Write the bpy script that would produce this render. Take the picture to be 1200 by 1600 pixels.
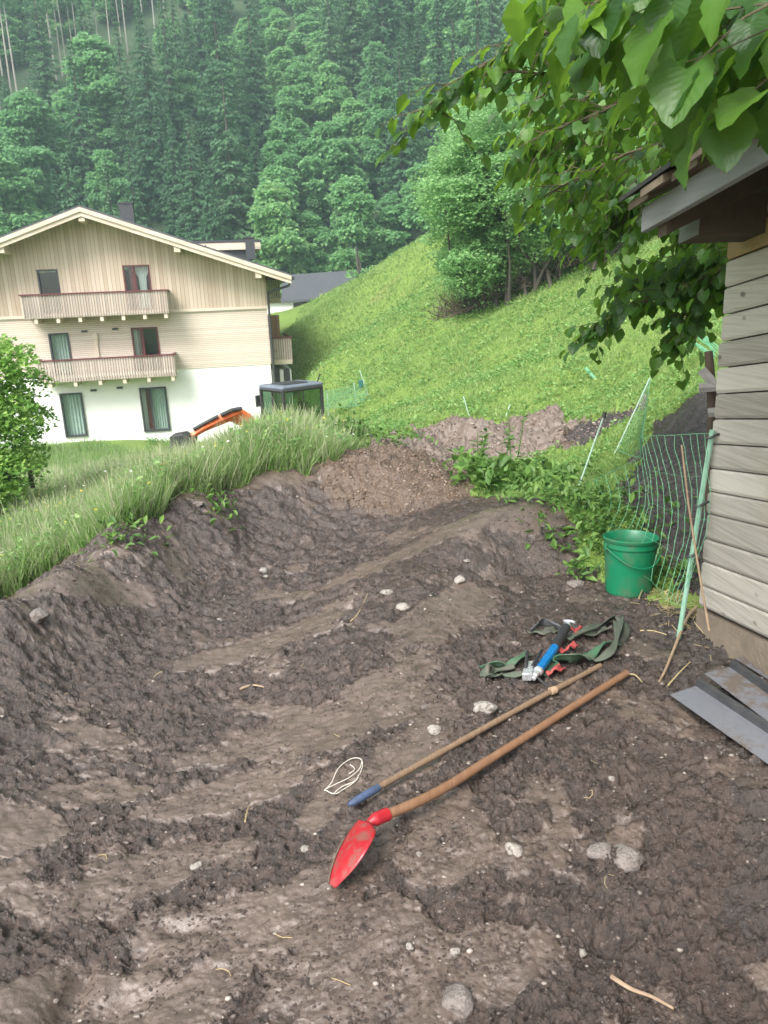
import bpy, bmesh, math, random
import numpy as np
from mathutils import Vector, Matrix

for o in list(bpy.data.objects): bpy.data.objects.remove(o)
scene = bpy.context.scene
COL = scene.collection
rad = math.radians

# ------------------------------------------------------------ camera
F = 1200.0; PITCH = rad(15.8); ROLL = rad(2.3); CZ = 1.6
FW = np.array([0, math.cos(PITCH), -math.sin(PITCH)])
_r0 = np.array([1., 0, 0]); _u0 = np.cross(_r0, FW)
RT = _r0*math.cos(ROLL) - _u0*math.sin(ROLL)
UP = _u0*math.cos(ROLL) + _r0*math.sin(ROLL)
CAM = np.array([0, 0, CZ])
cd = bpy.data.cameras.new('camera'); cam = bpy.data.objects.new('camera', cd); COL.objects.link(cam)
m = Matrix.Identity(4)
for i in range(3):
    m[i][0] = RT[i]; m[i][1] = UP[i]; m[i][2] = -FW[i]; m[i][3] = CAM[i]
cam.matrix_world = m
cd.sensor_fit = 'VERTICAL'; cd.sensor_height = 36; cd.lens = 36*F/1600
cd.clip_start = 0.05; cd.clip_end = 1500
cd.dof.use_dof = True; cd.dof.focus_distance = 3.2; cd.dof.aperture_fstop = 9.0
scene.camera = cam
scene.render.resolution_x = 768; scene.render.resolution_y = 1024

# ------------------------------------------------------------ sky, sun, exposure (overcast)
SUN_EL, SUN_AZ = rad(48), rad(212)
W = bpy.data.worlds.new('World'); scene.world = W; W.use_nodes = True
wn = W.node_tree.nodes; wl = W.node_tree.links; wn.clear()
sky = wn.new('ShaderNodeTexSky'); sky.sky_type = 'NISHITA'; sky.sun_disc = False
sky.sun_elevation = SUN_EL; sky.sun_rotation = SUN_AZ; sky.air_density = 1.0; sky.dust_density = 3.0; sky.ozone_density = 1.0
hs = wn.new('ShaderNodeHueSaturation'); hs.inputs['Saturation'].default_value = 0.30; hs.inputs['Value'].default_value = 1.0
bg = wn.new('ShaderNodeBackground'); bg.inputs['Strength'].default_value = 0.15
wo = wn.new('ShaderNodeOutputWorld')
wl.new(sky.outputs[0], hs.inputs['Color']); wl.new(hs.outputs[0], bg.inputs['Color']); wl.new(bg.outputs[0], wo.inputs['Surface'])
sd = bpy.data.lights.new('sun', 'SUN'); sd.energy = 2.3; sd.angle = rad(28); sd.color = (1, .97, .93)
so = bpy.data.objects.new('sun', sd); COL.objects.link(so)
# direction towards the sun
sdv = Vector((math.sin(SUN_AZ)*math.cos(SUN_EL), math.cos(SUN_AZ)*math.cos(SUN_EL), math.sin(SUN_EL)))
so.rotation_euler = sdv.to_track_quat('Z', 'Y').to_euler(); so.location = (0, 0, 30)
vs = scene.view_settings; vs.view_transform = 'Standard'; vs.look = 'None'; vs.gamma = 1; vs.exposure = 1.3
vs.use_curve_mapping = False
scene.render.engine = 'CYCLES'

# ------------------------------------------------------------ pixel <-> world helpers (1200x1600 photo pixels)
def ray(x, y): return FW + RT*(x-600)/F - UP*(y-800)/F
def atD(x, y, D):
    v = ray(x, y); return CAM + v*D/math.hypot(v[0], v[1])
def atZ(x, y, z):
    v = ray(x, y); return CAM + v*(z-CZ)/v[2]
def onplane(x, y, O, n):
    v = ray(x, y); return CAM + v*(np.dot(O-CAM, n)/np.dot(v, n))
def azp(px):
    v = ray(px, 460); return math.atan2(v[0], v[1])

# ------------------------------------------------------------ noise
def _hash(ix, iy, seed):
    n = (ix.astype(np.uint64)*np.uint64(374761393) + iy.astype(np.uint64)*np.uint64(668265263) + np.uint64((seed*2246822519) % (1 << 32))) & np.uint64(0xffffffff)
    n = ((n ^ (n >> np.uint64(13)))*np.uint64(1274126177)) & np.uint64(0xffffffff)
    n = n ^ (n >> np.uint64(16)); n = (n*np.uint64(2654435761)) & np.uint64(0xffffffff)
    return (n ^ (n >> np.uint64(15))).astype(np.float64)/4294967296.0
def pn(x, y, seed=0):
    xi = np.floor(x); yi = np.floor(y); fx = x-xi; fy = y-yi
    ix = (xi+100000).astype(np.int64); iy = (yi+100000).astype(np.int64)
    ux = fx*fx*fx*(fx*(fx*6-15)+10); uy = fy*fy*fy*(fy*(fy*6-15)+10)
    def g(dx, dy):
        a = _hash(ix+dx, iy+dy, seed)*2*math.pi
        return np.cos(a)*(fx-dx)+np.sin(a)*(fy-dy)
    a = g(0, 0)*(1-ux)+g(1, 0)*ux; b = g(0, 1)*(1-ux)+g(1, 1)*ux
    return (a*(1-uy)+b*uy)*1.5
def fbm(x, y, lam, octv, seed, gain=.5):
    s = 0; a = 1; t = 0
    for i in range(octv):
        s = s+a*pn(x/lam, y/lam, seed+i*7); t += a; a *= gain; lam /= 2.03
    return s/t
def worley(x, y, cell, seed):
    x = x/cell; y = y/cell; xi = np.floor(x); yi = np.floor(y)
    ix = (xi+100000).astype(np.int64); iy = (yi+100000).astype(np.int64)
    best = np.full(x.shape, 9.); rnd = np.zeros(x.shape)
    for dx in (-1, 0, 1):
        for dy in (-1, 0, 1):
            px = xi+dx+_hash(ix+dx, iy+dy, seed); py = yi+dy+_hash(ix+dx, iy+dy, seed+11)
            d = np.hypot(px-x, py-y); q = d < best
            best = np.where(q, d, best); rnd = np.where(q, _hash(ix+dx, iy+dy, seed+23), rnd)
    return best, rnd
def sstep(a, b, x):
    t = np.clip((x-a)/(b-a), 0, 1); return t*t*(3-2*t)

# ------------------------------------------------------------ terrain base (control points: metres on the ground)
CP = []
def z_(px, py, z): p = atZ(px, py, z); CP.append((math.atan2(p[0], p[1]), math.log(math.hypot(p[0], p[1])), z))
def d_(px, py, D): p = atD(px, py, D); CP.append((math.atan2(p[0], p[1]), math.log(D), p[2]))
def w_(px, D, z): CP.append((azp(px), math.log(D), z))
for a in [(600,1600,0),(-50,1600,0),(1250,1600,0),(1250,1300,.02),(900,1400,0),(620,1385,-.0),(975,1053,0),(1065,960,0),(985,925,0),
          (760,1060,0),(880,1000,0),(700,1200,0),(950,1200,.02),(1200,1150,.02),(1130,1010,.02),(300,1320,-.10),(100,1500,-.06),(430,1100,-.13),(300,1150,-.13),
          (450,950,-.16),(600,850,-.13),(260,1030,-.12),(0,1200,-.05),(0,1060,.05),(120,975,.06),(0,995,.17),
          (0,940,.28),(100,880,.27),(190,820,.27),(300,770,.28),(420,733,.28),(530,730,.2),(100,1040,-.04),(200,950,-.05),(300,885,-.08),
          (400,830,-.06),(500,800,-.05),(480,1090,-.10),(560,1010,.0),(650,900,.08),(740,830,.17),(800,795,.22),(870,800,.19),(890,862,.02),
          (800,888,-.03),(700,930,.0),(640,800,-.06),(600,1000,0),(550,1200,-.03)]: z_(*a)
for a in [(-150,4.2,.0),(-150,8,-.8),(-150,20,-2.9),(-150,36,-4.4),(0,4.9,-.12),(0,7,-.5),(0,12,-1.4),(0,20,-2.9),(0,36,-4.4),(200,6.3,-.05),(200,8.5,-.45),
          (100,12,-1.1),(200,20,-2.9),(150,36,-4.4),(300,11,-.85),(300,7.4,.0),(420,8.4,.05),(440,10,-.5),(420,13,-1.1),(400,20,-3.0),(330,28,-3.8),(400,33,-4.3),(425,38,-4.6),(436,30,-3.9),(452,37,-3.4),(455,27,-3.3),
          (530,8.6,.05),(540,10,-.2),(545,13,-.7),(500,20,-2.6),(600,6.5,.17),(560,7.0,.12),(620,7.4,.10),(680,8.0,-.2),(700,9,-.2),(620,8.6,.08),(700,11.6,-.35),(800,11.5,-.35)]: w_(*a)
for a in [(500,645,23),(530,612,26),(480,585,32),(462,545,42),(450,512,55),(500,494,76),(440,496,88),(380,500,60),
          (545,440,60),(620,395,50),(680,360,45),(690,470,30),(760,485,28),(880,430,27),(1000,372,25),(1060,375,22),(600,560,28),(700,560,22),
          (800,560,19),(900,520,17),(1000,480,15),(1060,560,9.5),(1085,620,6.6),(1010,590,10.5),(600,640,14.5),(700,650,12.3),(800,648,11.8),(900,640,11.2),(960,645,9.6),
          (700,659,10.6),(790,663,10.4),(860,668,9.9),(740,720,8.2),(1060,750,5.4),(1060,850,4.7),(1000,720,6.4),(930,720,7.2),(860,740,6.9),(820,765,6.4),
          (620,480,40),(560,520,38),(550,580,29)]: d_(*a)
for a in [(600,75,1.5),(680,62,3.5),(760,60,5),(900,50,7),(1050,50,9),(1250,50,11),(1250,22,5),(1250,10,1.5),(1150,6,.55),(1250,4.5,.25),(1350,2.5,.05),
          (1400,12,1.5),(1500,25,5),(-400,3,0),(-400,12,-1),(-400,40,-4),(1250,2.4,.02),(500,110,1),(100,60,-3),(0,80,-1),(900,80,9),(1250,80,13),(-300,80,-1)]: w_(*a)
CP = np.array(CP)
_az = .9; _RK = .05
def _ker(a, l, b, k2): return np.sqrt((a-b)**2*2.2 + (l-k2)**2 + _RK**2)
_A = _ker(CP[:,0][:,None], CP[:,1][:,None], CP[:,0][None], CP[:,1][None]); _RN = len(CP)
_M = np.zeros((_RN+1, _RN+1)); _M[:_RN,:_RN] = _A + 0*np.eye(_RN); _M[:_RN,_RN] = 1; _M[_RN,:_RN] = 1
for i in range(_RN): _M[i, i] -= .012
_RW = np.linalg.lstsq(_M, np.append(CP[:,2], 0), rcond=None)[0]
def base_h(x, y):
    x = np.asarray(x, float); y = np.asarray(y, float); D = np.hypot(x, y)+1e-6; a = np.arctan2(x, y)
    a = np.clip(a, -.62, .62); l = np.clip(np.log(D), math.log(1.15), math.log(95))
    z = np.full(D.shape, _RW[_RN])
    for i in range(_RN): z = z + _RW[i]*_ker(a, l, CP[i,0], CP[i,1])
    back = sstep(.9, -.4, y/np.maximum(D, 1e-6)*1.0)
    z = z*(1-back)
    z = z + np.maximum(0, y-99+.12*np.abs(x))*.80
    return z
def hit(px, py, tmax=250):
    v = ray(px, py); v = v/np.linalg.norm(v); ts = np.exp(np.linspace(math.log(1.0), math.log(tmax), 900))
    P = CAM[None]+v[None]*ts[:,None]; d = P[:,2]-base_h(P[:,0], P[:,1]); k = np.where(d < 0)[0]
    if len(k) == 0: return P[-1]
    k = k[0]
    if k == 0: return P[0]
    t = ts[k-1]+(ts[k]-ts[k-1])*d[k-1]/(d[k-1]-d[k]); q = CAM+v*t; return q

# soil areas as ground outlines
def outline(pts): return np.array([hit(*p)[:2] for p in pts])
MUD = np.array([list(hit(*p)[:2]) for p in [(-30,958),(0,940),(100,882),(190,822),(300,772),(420,735),(530,731),(545,705),(590,684),(640,690),(655,668),(690,659),(760,658),
    (830,658),(900,668),(915,688),(870,705),(800,720),(745,742),(745,778),(860,782),(890,800),(908,860),(940,912),(1010,930),(1060,955),(1110,985)]]
    + [[3.2,3.4],[6,0],[4,-4],[-3,-4],[-4.2,0],[-3.2,2.6]])
BANK = outline([(1120,600),(1085,622),(1040,650),(1005,700),(965,770),(1000,830),(1040,872),(1060,915),(1120,930),(1190,700)])
DARKB = outline([(880,690),(905,665),(955,648),(1000,640),(960,665),(930,690),(910,700)])
def inpoly(x, y, P):
    c = np.zeros(x.shape, bool); n = len(P)
    for i in range(n):
        x1, y1 = P[i]; x2, y2 = P[(i+1) % n]
        if y1 == y2: continue
        q = ((y1 > y) != (y2 > y)) & (x < (x2-x1)*(y-y1)/(y2-y1)+x1); c ^= q
    return c
def soil(x, y):
    r = np.hypot(x, y); j = .02*r
    xx = x+fbm(x, y, .35, 3, 91)*j*1.6; yy = y+fbm(x, y, .35, 3, 97)*j*1.6
    return inpoly(xx, yy, MUD) | inpoly(xx, yy, BANK) | inpoly(xx, yy, DARKB)
def polydist(x, y, P):   # distance to outline
    d = np.full(x.shape, 1e9); n = len(P)
    for i in range(n):
        a = P[i]; b = P[(i+1) % n]; ab = b-a; L = ab@ab+1e-12
        t = np.clip(((x-a[0])*ab[0]+(y-a[1])*ab[1])/L, 0, 1)
        d = np.minimum(d, np.hypot(x-a[0]-t*ab[0], y-a[1]-t*ab[1]))
    return d

# smooth smeared patches (photo px centre, radii m, angle)
PATCH = []
for (px, py, ra, rb, an) in [(170,1570,.30,.16,10),(370,1335,.06,.09,0),(590,1085,.42,.13,48),(700,1310,.20,.13,70),(440,1150,.35,.12,20),(330,1450,.22,.12,15),(560,1480,.25,.14,30),
        (640,1560,.25,.12,30),(230,1370,.26,.1,35),(30,1290,.16,.12,0),(520,1240,.2,.08,60),(820,800,.5,.18,10),(640,1180,.25,.12,60),(430,1000,.5,.14,30),(110,905,.6,.09,48),(360,1240,.3,.1,20),
        (700,960,.45,.16,55),(150,1240,.2,.09,10),(480,1420,.2,.12,40),(760,1500,.2,.1,20),(620,870,.5,.15,20),(430,745,.6,.08,35),(980,1310,.07,.05,40),(560,1340,.16,.1,60)]:
    p = hit(px, py); PATCH.append((p[0], p[1], ra, rb, rad(an)))
HOLES = [(*hit(565,940)[:2], .13, .06, .07), (*hit(640,930)[:2], .1, .05, .03), (*hit(860,885)[:2], .3, .09, .05), (*hit(740,885)[:2], .25, .07, .05), (*hit(100,1560)[:2], .05, .25, .04), (*hit(178,1572)[:2], .15, .09, .035), (*hit(205,1490)[:2], .09, .05, .035),
         (*hit(565,1345)[:2], .07, .05, .02), (*hit(950,1470)[:2], .1, .06, .04), (*hit(300,1450)[:2], .1, .04, .03)]

def detail(x, y):
    """returns height offset, smooth mask, tone"""
    D = np.hypot(x, y)
    wx = x+.05*fbm(x, y, .5, 3, 5); wy = y+.05*fbm(x, y, .5, 3, 6)
    er = .55*fbm(x, y, .11, 4, 33, .65)
    S = sstep(.16, .34, fbm(wx*.9+wy*.5, wy, .42, 4, 31)+er*.9)
    for (cx, cy, ra, rb, an) in PATCH:
        dx = wx-cx; dy = wy-cy; u = dx*math.cos(an)+dy*math.sin(an); v = -dx*math.sin(an)+dy*math.cos(an)
        q = (u/ra)**2+(v/rb)**2; S = np.maximum(S, sstep(1.35, 1.0, q+1.3*fbm(x, y, .16, 5, 41, .6)+er*1.4))
    # right plateau: diagonal scrape marks
    c, s = math.cos(rad(52)), math.sin(rad(52)); u = x*c+y*s; v = -x*s+y*c
    st = fbm(u/5.0, v, .07, 4, 51)
    Rmask = sstep(-.35, .05, x-(-.25+.09*y))*sstep(7, 6, D)*sstep(.9, .5, x-.12*y)
    broad = fbm(x, y, .6, 3, 61)*.012
    def bil(x, y, lam, o, sd, g=.55):
        s_ = 0; a_ = 1
        for i in range(o): s_ = s_+a_*np.abs(pn(x/lam, y/lam, sd+i*5)); a_ *= g; lam /= 2.1; x, y = x*.8-y*.6, x*.6+y*.8
        return s_
    qx = x+.022*fbm(x, y, .07, 3, 70); qy = y+.022*fbm(x, y, .07, 3, 74)
    f2, r2 = worley(qx, qy, .045, 73); dome2 = np.maximum(0, 1-(f2/.6)**2)*np.maximum(0, r2-.45)*1.8
    cl = sstep(-.25, .3, fbm(x, y, .22, 3, 81))
    rough = fbm(wx, wy, .17, 5, 85, .6)*.044 + (bil(qx, qy, .085, 5, 201, .62)-.55)*.042*(.45+.55*cl) + dome2*.014*cl + (bil(qy, qx, .025, 3, 231, .65)-.4)*.016
    smooth = fbm(wx, wy, .3, 3, 89)*.010 + dome2*.003*(r2 > .6) + np.minimum(0, fbm(x, y, .06, 3, 88)+.25)*.02 + fbm(u/3, v, .03, 2, 90)*.0012
    streak = st*.014 - np.maximum(0, st-.25)*.02
    rough = rough*(1-.45*Rmask) + streak*(.35+.65*Rmask)
    def flake(a_, b_, lam, sd): return sstep(-.07, .07, fbm(a_, b_, lam, 4, sd, .6))
    wl_ = 1-Rmask
    fl = .021*(flake(qx*.5, qy, .085, 301)*wl_+flake(u/2.4, v, .085, 302)*Rmask) + .011*(flake(qx*.6, qy, .042, 311)*wl_+flake(u/2.2, v, .04, 312)*Rmask) + .006*flake(qx, qy, .021, 321)
    rough = rough*.62 + fl - .018
    S = S*(1-.25*Rmask*sstep(-.1, .3, st))
    h = (broad + (rough*(1-.80*S) + (smooth+.004)*S)*np.clip(.85+.05*D, .9, 1.4)*(1-.35*Rmask*sstep(3.2, 4.2, D)))
    for (cx, cy, a, b, dep) in HOLES:
        q = ((wx-cx)/a)**2+((wy-cy)/b)**2; h = h-dep*np.exp(-q*1.6)*(1-.3*fbm(x, y, .05, 3, 95))
    return h, S, cl, Rmask
# ------------------------------------------------------------ object helpers
def link(o, parent=None):
    COL.objects.link(o)
    if parent is not None:
        o.parent = parent; o.matrix_parent_inverse = (Matrix.Translation(parent.location) @ parent.rotation_euler.to_matrix().to_4x4()).inverted()
    return o
def tag(o, label=None, cat=None, group=None, kind=None):
    for k, v in (('label', label), ('category', cat), ('group', group), ('kind', kind)):
        if v: o[k] = v
    return o
def empty(name, loc, label=None, cat=None, group=None, rz=0):
    o = bpy.data.objects.new(name, None); o.empty_display_size = .2; o.location = [float(c) for c in loc]; o.rotation_euler = (0, 0, rz); COL.objects.link(o)
    return tag(o, label, cat, group)
def npmesh(name, V, loops, sizes, mats, smooth=False, uv=None, attrs=None, midx=None):
    me = bpy.data.meshes.new(name); V = np.asarray(V, np.float32); loops = np.asarray(loops, np.int32).ravel(); sizes = np.asarray(sizes, np.int32)
    me.vertices.add(len(V)); me.vertices.foreach_set('co', V.ravel()); me.loops.add(len(loops)); me.loops.foreach_set('vertex_index', loops)
    st = np.concatenate([[0], np.cumsum(sizes)[:-1]]).astype(np.int32)
    me.polygons.add(len(sizes)); me.polygons.foreach_set('loop_start', st); me.polygons.foreach_set('loop_total', sizes)
    me.polygons.foreach_set('use_smooth', np.full(len(sizes), smooth))
    for mt in mats: me.materials.append(mt)
    if midx is not None: me.polygons.foreach_set('material_index', np.asarray(midx, np.int32))
    if uv is not None:
        l = me.uv_layers.new(name='UVMap'); l.data.foreach_set('uv', np.asarray(uv, np.float32).ravel())
    for k, a in (attrs or {}).items():
        at = me.attributes.new(k, 'FLOAT', 'POINT'); at.data.foreach_set('value', np.asarray(a, np.float32))
    me.update(calc_edges=True)
    return me
class MB:
    def __init__(s): s.v = []; s.f = []; s.m = []; s.uv = None
    def quad(s, a, b, c, d, mi=0):
        n = len(s.v); s.v += [tuple(a), tuple(b), tuple(c), tuple(d)]; s.f.append((n, n+1, n+2, n+3)); s.m.append(mi)
    def poly(s, pts, mi=0):
        n = len(s.v); s.v += [tuple(p) for p in pts]; s.f.append(tuple(range(n, n+len(pts)))); s.m.append(mi)
    def frame_box(s, O, A, B, Cc, mi=0):   # box from corner O with edge vectors A,B,C
        O, A, B, Cc = [np.asarray(q, float) for q in (O, A, B, Cc)]; n = len(s.v)
        for k in range(8): s.v.append(tuple(O+A*(k & 1)+B*((k >> 1) & 1)+Cc*((k >> 2) & 1)))
        for f in ((0,2,3,1),(4,5,7,6),(0,1,5,4),(2,6,7,3),(0,4,6,2),(1,3,7,5)): s.f.append(tuple(n+i for i in f)); s.m.append(mi)
    def box(s, c, d, mi=0):
        s.frame_box((c[0]-d[0]/2, c[1]-d[1]/2, c[2]-d[2]/2), (d[0],0,0), (0,d[1],0), (0,0,d[2]), mi)
    def prism(s, pts, E, mi=0):            # extrude a closed outline by vector E
        n = len(s.v); E = np.asarray(E, float); k = len(pts)
        s.v += [tuple(np.asarray(p, float)) for p in pts]+[tuple(np.asarray(p, float)+E) for p in pts]
        s.f.append(tuple(range(n+k-1, n-1, -1))); s.f.append(tuple(range(n+k, n+2*k))); s.m += [mi, mi]
        for i in range(k): s.f.append((n+i, n+(i+1) % k, n+k+(i+1) % k, n+k+i)); s.m.append(mi)
    def tube(s, pts, r, seg=8, mi=0, cap=True, sx=1., up=None):
        pts = [np.asarray(p, float) for p in pts]; k = len(pts)
        rs = [r]*k if np.isscalar(r) else list(r); n = len(s.v); ref = None
        for i, p in enumerate(pts):
            t = pts[min(i+1, k-1)]-pts[max(i-1, 0)]; t /= (np.linalg.norm(t)+1e-12)
            if ref is None: ref = np.array([0, 0, 1.]) if abs(t[2]) < .9 else np.array([1., 0, 0])
            if up is not None: ref = np.asarray(up, float)
            a = np.cross(t, ref); a /= (np.linalg.norm(a)+1e-12); b = np.cross(a, t); ref = b
            for j in range(seg):
                th = 2*math.pi*j/seg; s.v.append(tuple(p+a*math.cos(th)*rs[i]*sx+b*math.sin(th)*rs[i]))
        for i in range(k-1):
            for j in range(seg):
                s.f.append((n+i*seg+j, n+i*seg+(j+1) % seg, n+(i+1)*seg+(j+1) % seg, n+(i+1)*seg+j)); s.m.append(mi)
        if cap:
            s.f.append(tuple(n+j for j in range(seg))[::-1]); s.m.append(mi); s.f.append(tuple(n+(k-1)*seg+j for j in range(seg))); s.m.append(mi)
    def grid(s, fn, nu, nv, mi=0):
        n = len(s.v)
        for i in range(nu+1):
            for j in range(nv+1): s.v.append(tuple(fn(i/nu, j/nv)))
        for i in range(nu):
            for j in range(nv):
                a = n+i*(nv+1)+j; s.f.append((a, a+nv+1, a+nv+2, a+1)); s.m.append(mi)
    def build(s, name, mats, parent=None, smooth=False, bevel=0, solid=0):
        if not isinstance(mats, (list, tuple)): mats = [mats]
        me = bpy.data.meshes.new(name); me.from_pydata(s.v, [], s.f)
        for mt in mats: me.materials.append(mt)
        me.polygons.foreach_set('material_index', np.array(s.m, np.int32))
        if smooth: me.polygons.foreach_set('use_smooth', np.ones(len(s.f), bool))
        bm = bmesh.new(); bm.from_mesh(me); bmesh.ops.recalc_face_normals(bm, faces=bm.faces); bm.to_mesh(me); bm.free()
        o = bpy.data.objects.new(name, me); link(o, parent)
        if solid: md = o.modifiers.new('s', 'SOLIDIFY'); md.thickness = solid; md.offset = 0
        if bevel:
            md = o.modifiers.new('b', 'BEVEL'); md.width = bevel; md.segments = 2; md.limit_method = 'ANGLE'; md.angle_limit = rad(40)
        if smooth:
            try:
                me.set_sharp_from_angle(angle=rad(42))
            except Exception: pass
        return o

# ------------------------------------------------------------ materials
class NT:
    def __init__(s, name):
        s.m = bpy.data.materials.new(name); s.m.use_nodes = True; s.n = s.m.node_tree.nodes; s.l = s.m.node_tree.links; s.n.clear()
        s.out = s.n.new('ShaderNodeOutputMaterial')
    def N(s, t, ins=None, **kw):
        x = s.n.new(t)
        for k, v in kw.items(): setattr(x, k, v)
        for k, v in (ins or {}).items():
            if isinstance(v, bpy.types.NodeSocket): s.l.new(v, x.inputs[k])
            else: x.inputs[k].default_value = v
        return x
    def math(s, op, a, b=0.0, c=None, clamp=False):
        x = s.n.new('ShaderNodeMath'); x.operation = op; x.use_clamp = clamp
        for i, v in enumerate([a, b] + ([c] if c is not None else [])):
            if isinstance(v, bpy.types.NodeSocket): s.l.new(v, x.inputs[i])
            else: x.inputs[i].default_value = v
        return x.outputs[0]
    def mix(s, f, a, b, mode='MIX'):
        x = s.n.new('ShaderNodeMix'); x.data_type = 'RGBA'; x.blend_type = mode
        for k, v in ((0, f), (6, a), (7, b)):
            if isinstance(v, bpy.types.NodeSocket): s.l.new(v, x.inputs[k])
            else: x.inputs[k].default_value = (tuple(v)+(1,) if isinstance(v, (tuple, list)) and len(v) == 3 else v)
        return x.outputs[2]
    def obj(s): return s.N('ShaderNodeTexCoord').outputs['Object']
    def pos(s): return s.N('ShaderNodeNewGeometry').outputs['Position']
    def mapv(s, v, scale=(1,1,1), rot=(0,0,0)):
        return s.N('ShaderNodeMapping', {'Vector': v, 'Scale': scale, 'Rotation': rot}).outputs[0]
    def noise(s, v, scale, det=4, rough=.55):
        return s.N('ShaderNodeTexNoise', {'Vector': v, 'Scale': scale, 'Detail': det, 'Roughness': rough}).outputs[0]
    def ramp(s, f, stops):
        r = s.N('ShaderNodeValToRGB', {'Fac': f}); e = r.color_ramp.elements
        while len(e) < len(stops): e.new(.5)
        for i, (p, c) in enumerate(stops): e[i].position = p; e[i].color = tuple(c)+(1,) if len(c) == 3 else c
        return r.outputs[0]
    def maprange(s, v, a, b, c=0., d=1.):
        return s.N('ShaderNodeMapRange', {'Value': v, 'From Min': a, 'From Max': b, 'To Min': c, 'To Max': d}).outputs[0]
    def bump(s, h, st, dist=.01, nrm=None):
        i = {'Height': h, 'Strength': st, 'Distance': dist}
        if nrm is not None: i['Normal'] = nrm
        return s.N('ShaderNodeBump', i).outputs[0]
    def pbr(s, **kw):
        p = s.N('ShaderNodeBsdfPrincipled', {k.replace('_', ' '): (tuple(v)+(1,) if isinstance(v, (tuple, list)) and len(v) == 3 and 'Color' in k.replace('_', ' ') or (k == 'Base_Color' and isinstance(v, tuple) and len(v) == 3) else v) for k, v in kw.items()})
        s.l.new(p.outputs[0], s.out.inputs['Surface']); return p
def simple(name, c1, c2=None, scale=8, rough=.6, metal=0, bump=.2, stretch=(1,1,1), spec=.5, bd=.004, coords='obj'):
    t = NT(name); v = t.mapv(t.obj(), stretch); n = t.noise(v, scale, 6, .6)
    c = t.mix(t.maprange(n, .3, .7), c1, c2 or tuple(x*.7 for x in c1))
    n2 = t.noise(v, scale*6, 3)
    p = t.pbr(Base_Color=c, Roughness=t.maprange(n2, .2, .8, max(.02, rough-.12), min(1, rough+.12)), Metallic=metal)
    p.inputs['Specular IOR Level'].default_value = spec
    if bump: t.l.new(t.bump(n2, bump, bd), p.inputs['Normal'])
    return t.m
def leafmat(name, ca, cb, trans=.35, rough=.5, cc=None, objrand=False, spec=.4, veins=False, tcol=None, patch=None):
    t = NT(name); r = t.N('ShaderNodeNewGeometry').outputs['Random Per Island']
    f = r
    if objrand:
        orr = t.N('ShaderNodeObjectInfo').outputs['Random']; f = t.math('ADD', t.math('MULTIPLY', r, .45), t.math('MULTIPLY', orr, .55))
    c = t.ramp(f, [(0, ca), (.6, cb), (1, cc or cb)])
    if patch:
        n_ = t.noise(t.pos(), patch[0], 5, .65); c = t.mix(t.maprange(n_, .50, .68, 0, .75), c, patch[1]); n_ = t.noise(t.N('ShaderNodeVectorMath', {0: t.pos(), 1: (31, 7, 3)}, operation='ADD').outputs[0], patch[0]*.7, 5, .65); c = t.mix(t.maprange(n_, .54, .72, 0, .8), c, patch[2])
    nrm = None
    if veins:
        uv = t.N('ShaderNodeTexCoord').outputs['UV']; sp = t.N('ShaderNodeSeparateXYZ', {0: uv}); au = t.math('ABSOLUTE', t.math('SUBTRACT', sp.outputs[0], .5))
        w = t.math('FRACT', t.math('MULTIPLY', t.math('SUBTRACT', sp.outputs[1], t.math('MULTIPLY', au, .75)), 7.5))
        line = t.math('SUBTRACT', 1, t.maprange(t.math('ABSOLUTE', t.math('SUBTRACT', w, .5)), 0, .10), clamp=True)
        mid = t.math('SUBTRACT', 1, t.maprange(au, 0, .014), clamp=True); ln = t.math('MAXIMUM', line, mid)
        c = t.mix(t.math('MULTIPLY', ln, .22), c, (.11, .23, .05)); wv = t.math('ABSOLUTE', t.math('SUBTRACT', w, .5)); nrm = t.bump(t.math('ADD', wv, t.math('MULTIPLY', t.noise(t.obj(), 60, 3), .6)), .3, .003)
    d = {'Base Color': c, 'Roughness': rough, 'Specular IOR Level': spec}
    if nrm is not None: d['Normal'] = nrm
    p = t.N('ShaderNodeBsdfPrincipled', d)
    tc = t.mix(.5, c, tcol or tuple(x*1.6 for x in cb)); tr = t.N('ShaderNodeBsdfTranslucent', {'Color': tc})
    mx = t.N('ShaderNodeMixShader', {0: trans, 1: p.outputs[0], 2: tr.outputs[0]}); t.l.new(mx.outputs[0], t.out.inputs['Surface'])
    return t.m

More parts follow.
